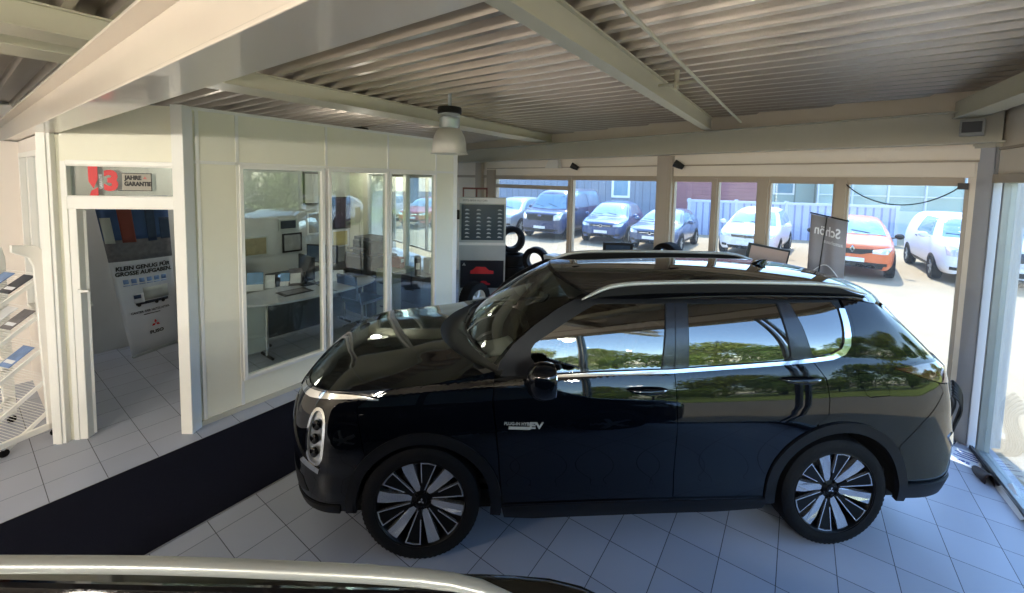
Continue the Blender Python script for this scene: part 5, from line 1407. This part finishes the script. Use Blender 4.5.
# ------------------------------------------------------------------ office contents
# roller banner leaning behind the doorway
mat('banner_white', (205, 208, 216), .6); mat('city_sky', (52, 82, 130), .6, var=.3, scale=4); mat('tower_red', (128, 62, 52), .6); mat('tower_blue', (42, 62, 92), .5, var=.3, scale=12); mat('street', (104, 104, 110), .7, var=.5, scale=22); mat('truck_white', (210, 214, 220), .6)
BL, BR_, TL, TR = Vector((-4.85, 5.05, .01)), Vector((-4.70, 5.62, .02)), Vector((-5.0, 4.83, 1.9)), Vector((-4.56, 5.33, 1.9))
t = thing('roller_banner', loc=BL, label='tall white advertising banner with a lorry leaning inside the office doorway', cat='banner')
def bn(x, y, o=0.):                       # x 0..1 across, y 0..1 up, 1 = 1.9 m
    p = (BL*(1-x)+BR_*x)*(1-y)+(TL*(1-x)+TR*x)*y
    return p-BL+Vector((.80, -.60, 0))*(o+.03*math.sin(PI*x))
def bpanel(x0, x1, y0, y1, mt, o, nm, n=8, poly=None):
    b = B(); b.grid([[bn(x0+(x1-x0)*i/n, y0+(y1-y0)*j/n, o) for i in range(n+1)] for j in range(n+1)]); return b.build(nm, mt, t, smooth=60, solid=.002)
bpanel(0, 1, 0, 1.1, 'banner_white', 0, 'banner_sheet', 14)
bpanel(.0, 1, .665, 1.1, 'street', .004, 'picture_street'); bpanel(0, 1, .81, 1.1, 'city_sky', .006, 'picture_sky')
bpanel(.26, .46, .79, 1.1, 'tower_red', .008, 'picture_tower'); bpanel(.64, .78, .79, 1.1, 'tower_blue', .008, 'picture_tower'); bpanel(.84, 1, .80, .95, 'tower_blue', .008, 'picture_tower'); bpanel(.02, .16, .79, .96, 'stand_grey', .008, 'picture_tower')
Wb = .62
def btxt(nm, s, size, cx, cy, mt, **k): return text(nm, s, size, None, mt, t, fn=lambda x, y, z: bn(cx+x/Wb, cy+y/1.9, .012+z), **k)
btxt('lettering', 'KLEIN GENUG FÜR', .072, .5, .615, 'ink', shear=.15, bold=.003, sx=.88)
btxt('lettering', 'GROSSE AUFGABEN.', .072, .5, .578, 'ink', shear=.15, bold=.003, sx=.86)
for i in range(6):
    bpanel(.14+.125*i, .225+.125*i, .508, .538, 'cover_blue', .006, 'icon', 2)
    bpanel(.13+.125*i, .235+.125*i, .494, .499, 'cover_blue', .006, 'icon_caption', 2)
bpanel(.42, .86, .375, .465, 'stand_grey', .008, 'lorry_box', 3); bpanel(.24, .42, .365, .43, 'truck_white', .010, 'lorry_cab', 3); bpanel(.25, .37, .397, .423, 'tower_blue', .013, 'lorry_window', 2); bpanel(.26, .84, .35, .37, 'cover_dark', .010, 'lorry_chassis', 3)
for c in (.31, .62, .74):
    b = B(); b.bm.faces.new(b.vs([bn(c+.035*math.cos(2*PI*k/16), .35+.0125*math.sin(2*PI*k/16), .016) for k in range(16)])); b.build('lorry_wheel', 'ink', t)
btxt('lettering', 'CANTER. DER NUTZLASTER.', .038, .5, .298, 'ink', bold=.001, sx=.9)
bpanel(.36, .66, .272, .277, 'ink', .006, 'small_print', 2)
b = B()
for k in range(3):
    a = PI/2+2*PI*k/3; h = .028
    qf = lambda x, y: (x*math.cos(a)-y*math.sin(a), x*math.sin(a)+y*math.cos(a))
    b.bm.faces.new(b.vs([bn(.54+qf(*p)[0]/Wb, .195+qf(*p)[1]/1.9, .012) for p in ((0, 0), (h, -h*.577), (2*h, 0), (h, h*.577))]))
b.build('logo', 'red_print', t)
btxt('lettering', 'FUSO', .062, .54, .135, 'ink', bold=.002, sx=1.1)
b = B(); b.tube([bn(0, 0, .02), bn(1, 0, .02)], .02, 8); b.build('base_bar', 'alu', t)

# sticker on the transom pane
t = thing('window_sticker', M=MD @ Matrix.Translation((.43, -.004, 2.30)) @ Matrix.Rotation(PI, 4, 'Z'), label='three years guarantee sticker with a big red number over the office door', cat='sticker')
mat('sticker_grey', (150, 146, 134), .5)
Ms = frame_m(Vector((0, -.0, 0)), (1, 0, 0), (0, 0, 1))
b = B(); b.box(-.02, .002, -.075, .22, .004, .075); b.build('label_plate', 'sticker_grey', t)
def st_M(x, z, y=.006): return Matrix(((1, 0, 0, x), (0, 0, 1, y), (0, 1, 0, z), (0, 0, 0, 1)))
t.matrix_world = MD @ Matrix.Translation((.43, -.004, 2.30))
# local x runs to the left in the picture here, so lettering is laid out towards -x
def stx(nm, s, size, x, z, mt, **k): return text(nm, s, size, None, mt, t, fn=lambda a, b_, c: Vector((-(x+a), -.006-c, z+b_)), **k)
for ch in list(t.children): bpy.data.objects.remove(ch)
b = B(); b.box(-.20, -.004, -.075, .02, -.002, .075); b.build('label_plate', 'sticker_grey', t)
b = B(); b.box(-.205, -.005, .072, .02, -.002, .078); b.box(-.205, -.005, -.078, .05, -.002, -.072); b.box(-.205, -.005, -.078, -.200, -.002, .078); b.build('label_border', 'ink', t)
stx('lettering', 'JAHRE', .05, .065, .035, 'ink', bold=.0025, sx=.9); stx('lettering', 'GARANTIE', .05, .10, -.018, 'ink', bold=.0025, sx=.85)
stx('number', '3', .23, -.10, .0, 'red_print', bold=.012, sx=1.0)
b = B(); b.prism([(.20, -.003, .135), (.27, -.003, .135), (.27, -.003, .0), (.235, -.003, -.06), (.20, -.003, .02)], (0, .002, 0)); b.build('red_band', 'red_print', t)
b = B(); b.prism([(.20, -.003, -.05), (.25, -.003, -.08), (.27, -.003, -.135), (.20, -.003, -.135)], (0, .002, 0)); b.build('red_band', 'red_print', t)
text('side_lettering', 'GARANTIE', .032, None, 'paper', t, fn=lambda a, b_, c: Vector((.175+b_, -.007-c, .0+a*.9)), sx=.9)
b = B()
for k in range(3):
    a = PI/2+2*PI*k/3; h = .008
    qf = lambda x, y: (x*math.cos(a)-y*math.sin(a), x*math.sin(a)+y*math.cos(a))
    b.bm.faces.new(b.vs([Vector((-(.155+qf(*p)[0]), -.0065, .035+qf(*p)[1])) for p in ((0, 0), (h, -h*.577), (2*h, 0), (h, h*.577))]))
b.build('logo', 'red_print', t)

# desk
mat('desk_top', (176, 180, 186), .3); mat('desk_edge', (205, 208, 210), .4)
dc = Vector((-2.92, 5.86, 0)); da_ = R(54)
t = thing('oval_desk', loc=dc, rz=da_, label='long grey oval desk with chrome legs inside the glazed office', cat='desk')
def oval(a, b_, n=48, e=2.6): return [(a*math.copysign(abs(math.cos(2*PI*k/n))**(2/e), math.cos(2*PI*k/n)), b_*math.copysign(abs(math.sin(2*PI*k/n))**(2/e), math.sin(2*PI*k/n))) for k in range(n)]
b = B(); b.prism([(x, y, .715) for x, y in oval(.98, .44)], (0, 0, .028)); b.build('desk_top', 'desk_top', t, bevel=.006)
b = B(); b.prism([(.12, -.445, .744), (.14, -.445, .744), (.14, .445, .744), (.12, .445, .744)], (0, 0, .002)); b.build('joint_strip', 'black_plastic', t)
for x, y in ((-.72, -.22), (-.55, .25), (.75, -.12), (.68, .28)):
    b = B(); b.tube([(x, y, .02), (x, y, .715)], .022, 10); b.build('desk_leg', 'chrome', t, smooth=50)
    b = B(); b.tube([(x, y-.16, .02), (x, y+.16, .02)], .018, 8); b.build('desk_foot', 'black_plastic', t, smooth=50)
b = B(); b.box(-.65, .12, .12, .3, .16, .60); b.build('modesty_panel', 'dark_grey', t)
b = B(); b.box(-.95, .05, .0, -.62, .42, .70); b.build('drawer_unit', 'stand_grey', t, bevel=.005)
def on_desk(name, px, label, cat, rz=0., z=.745):
    return thing(name, loc=(px[0], px[1], z), rz=R(rz), label=label, cat=cat)
def holder(px, w_, h_, mt, lab, rz=20):
    t = on_desk('leaflet_holder', px, lab, 'leaflet holder', rz)
    Mx = Matrix.Rotation(R(-14), 4, 'X'); b = B(); b.box(-w_/2, 0, .01, w_/2, .012, h_, Mx); b.build('leaflet', mt, t)
    b = B(); b.box(-w_/2-.005, -.004, 0, w_/2+.005, .03, h_*.35, Mx); b.build('holder', 'paper', t)
    b = B(); b.box(-w_/2, .0, 0, w_/2, .10, .006); b.build('foot', 'paper', t)
mat('sky_print', (110, 165, 215), .4, var=.4, scale=10)
holder((-3.62, 5.62), .20, .26, 'sky_print', 'big blue and white leaflet in a holder at the left end of the oval desk')
holder((-3.50, 5.78), .12, .19, 'paper', 'small white leaflet holder in the middle of the three on the desk')
holder((-3.36, 5.92), .12, .19, 'sky_print', 'small pale blue leaflet holder right of the white one on the desk')
holder((-2.72, 6.28), .15, .17, 'paper', 'white leaflet holder at the middle of the desk behind the mullion')
t = on_desk('desk_pad', (-3.05, 5.62), 'dark pad lying on the front of the oval desk', 'desk pad', 54)
b = B(); b.box(-.20, -.14, 0, .20, .14, .006); b.build('pad', 'black_plastic', t)
b = B(); b.box(-.15, -.10, .006, .15, .10, .009); b.build('sheet', 'cover_grey', t)
def monitor(px, label, rz, w_=.5, z=.745):
    t = on_desk('computer_monitor', px, label, 'monitor', rz, z)
    b = B(); b.box(-w_/2, -.02, .12, w_/2, .015, .44); b.build('bezel', 'black_plastic', t, bevel=.006)
    b = B(); b.box(-w_/2+.02, -.024, .14, w_/2-.02, -.02, .42); b.build('display', 'screen_face', t)
    b = B(); b.tube([(0, .01, .01), (0, .03, .2)], .02, 8); b.build('stem', 'black_plastic', t); b = B(); b.box(-.11, -.07, 0, .11, .1, .012); b.build('foot', 'black_plastic', t)
monitor((-3.10, 6.05), 'black computer monitor turned sideways on the oval desk', 140)
# things like magazines leaning on desk
for i, (x, y, r_, lb) in enumerate(((-3.22, 5.95, 25, 'leftmost open magazine propped on the desk'), (-2.92, 6.12, 60, 'rightmost open magazine propped on the desk'))):
    t = on_desk('magazine', (x, y), lb, 'magazine', r_)
    b = B(); Mx = Matrix.Rotation(R(-35), 4, 'X'); b.box(-.09, 0, 0, .09, .008, .28, Mx); b.build('page', 'cover_grey', t); b = B(); b.box(-.07, -.002, .04, .07, 0, .2, Mx); b.build('picture', 'paper', t)
# chairs
def chair(p, rz, label):
    t = thing('office_chair', loc=(p[0], p[1], 0), rz=R(rz), label=label, cat='chair')
    b = B(); b.box(-.23, -.23, .42, .23, .23, .48); b.build('seat', 'black_plastic', t, bevel=.02)
    b = B(); b.box(-.22, .20, .55, .22, .24, .92, Matrix.Rotation(R(-6), 4, 'X')); b.build('backrest', 'black_plastic', t, bevel=.015)
    for x in (-.22, .22):
        b = B(); b.tube([(x, -.25, .013), (x, .22, .013)], .012, 8); b.build('runner', 'chrome', t); b = B(); b.tube([(x, -.25, .013), (x, -.22, .44), (x, .22, .44), (x, .26, .62)], .012, 8); b.build('leg', 'chrome', t, smooth=50)
chair((-3.95, 5.35), 80, 'black visitor chair with chrome runners left of the oval desk')
chair((-3.35, 6.75), 200, 'black visitor chair behind the oval desk')
chair((-2.35, 6.35), 150, 'black visitor chair at the right end of the oval desk')
# wall pictures (on the office back wall; wall coordinates s, z)
def picture(s0, s1, z0, z1, mt, fm_, label, name='framed_picture'):
    t = thing(name, M=MI @ Matrix.Translation(((s0+s1)/2, -.012, (z0+z1)/2)), label=label, cat='picture')
    w_ = (s1-s0)/2; h_ = (z1-z0)/2
    b = B(); b.box(-w_, -.012, -h_, w_, .010, h_); b.build('frame', fm_, t, bevel=.003)
    b = B(); b.box(-w_+.03, -.016, -h_+.03, w_-.03, -.012, h_-.03); b.build('print', mt, t)
    return t
mat('print_warm', (150, 140, 110), .5, var=.5, scale=9); mat('print_yellow', (205, 190, 130), .5, var=.25, scale=9); mat('print_purple', (66, 50, 70), .3, var=.9, scale=7); mat('print_grey', (150, 150, 150), .5, var=.4, scale=9)
picture(2.30, 2.68, 1.02, 1.36, 'print_warm', 'stand_grey', 'small warm toned drawing low on the left of the office wall')
picture(2.92, 3.26, 1.02, 1.36, 'print_grey', 'black_plastic', 'small grey picture in a dark frame on the office wall')
picture(3.30, 3.66, 1.86, 2.46, 'office_grey', 'dark_grey', 'tall pale notice in a thin dark frame high on the office wall')
picture(2.86, 3.18, 1.42, 1.62, 'cover_dark', 'stand_grey', 'small dark landscape picture on the office wall')
picture(3.36, 3.68, 1.30, 1.72, 'print_grey', 'white_plastic', 'pale framed certificate under the tall notice')
picture(3.86, 4.28, 1.36, 1.99, 'print_purple', 'black_plastic', 'large dark poster of a car on the office wall')
picture(3.84, 4.2, 1.00, 1.34, 'print_yellow', 'paper', 'yellowish picture in a white frame below the dark car poster')
# cabinets and machines at the far end
def cabinet(p, rz, w_, d_, h_, mt, label, nd=2, fm_=None):
    t = thing('filing_cabinet', loc=(p[0], p[1], 0), rz=R(rz), label=label, cat='cabinet')
    b = B(); b.box(-w_/2, -d_/2, 0, w_/2, d_/2, h_); b.build('carcass', mt, t, bevel=.006)
    for k in range(nd):
        z0 = .04+(h_-.06)*k/nd; z1 = .02+(h_-.06)*(k+1)/nd
        b = B(); b.box(-w_/2+.01, -d_/2-.014, z0, w_/2-.01, -d_/2, z1); dr = b.build('drawer', fm_ or mt, t, bevel=.003)
        b = B(); b.box(-.06, -d_/2-.03, (z0+z1)/2, .06, -d_/2-.014, (z0+z1)/2+.015); b.build('handle', 'black_plastic', dr)
mat('cab_beige', (140, 146, 130), .5); mat('cab_navy', (26, 34, 58), .4)
cabinet((-1.98, 6.85), -35.4, .5, .5, .85, 'cab_beige', 'beige grey cabinet with dark slot behind the last office pane')
cabinet((-1.42, 6.50), -35.4, .5, .5, .84, 'cab_navy', 'dark navy cabinet beside the beige one in the office')
cabinet((-2.49, 7.11), -35.4, .8, .5, 1.05, 'black_plastic', 'low black cabinet against the office end wall carrying the printer')
t = thing('printer', loc=(-2.49, 7.11, 1.05), rz=R(-35.4), label='black office printer on the low black cabinet', cat='printer')
b = B(); b.box(-.26, -.2, 0, .26, .2, .24); b.build('body', 'black_plastic', t, bevel=.02)
b = B(); b.box(-.2, -.34, .10, .2, -.2, .115); b.build('paper_tray', 'dark_grey', t); b = B(); b.box(-.24, -.18, .24, .24, .18, .30); b.build('scanner_lid', 'dark_grey', t, bevel=.01)
monitor((-3.34, 7.08), 'black computer monitor below the yellowish picture at the rear desk', -10, .6, .74)
t = thing('rear_desk', loc=(-3.40, 7.14, 0), rz=R(54), label='dark desk against the office back wall under the pictures', cat='desk')
b = B(); b.box(-.8, -.3, .70, .8, .3, .735); b.build('desk_top', 'dark_grey', t, bevel=.004)
for x in (-.76, .72): b = B(); b.box(x, -.28, 0, x+.04, .28, .70); b.build('desk_leg', 'dark_grey', t)
cabinet((-4.48, 6.04), 54.6, .7, .4, 1.0, 'cab_beige', 'low beige cabinet at the left of the office behind the leaflets')
for i, (x, y) in enumerate(((-1.50, 6.42), (-1.34, 6.55), (-1.95, 6.88))):
    t = thing('file_box', loc=(x, y, .852), rz=R(15+20*i), label=['dark file box at the front on the far cabinets', 'pale file box at the back on the far cabinets', 'brown file box at the left on the far cabinets'][i], cat='box')
    b = B(); b.box(-.05, -.12, 0, .05, .12, .28-.05*i); b.build('cover', ('cover_dark', 'stand_grey', 'redwood')[i], t, bevel=.003)
    b = B(); b.box(-.03, -.122, .1, .03, -.12, .2-.02*i); b.build('spine_label', 'paper', t)
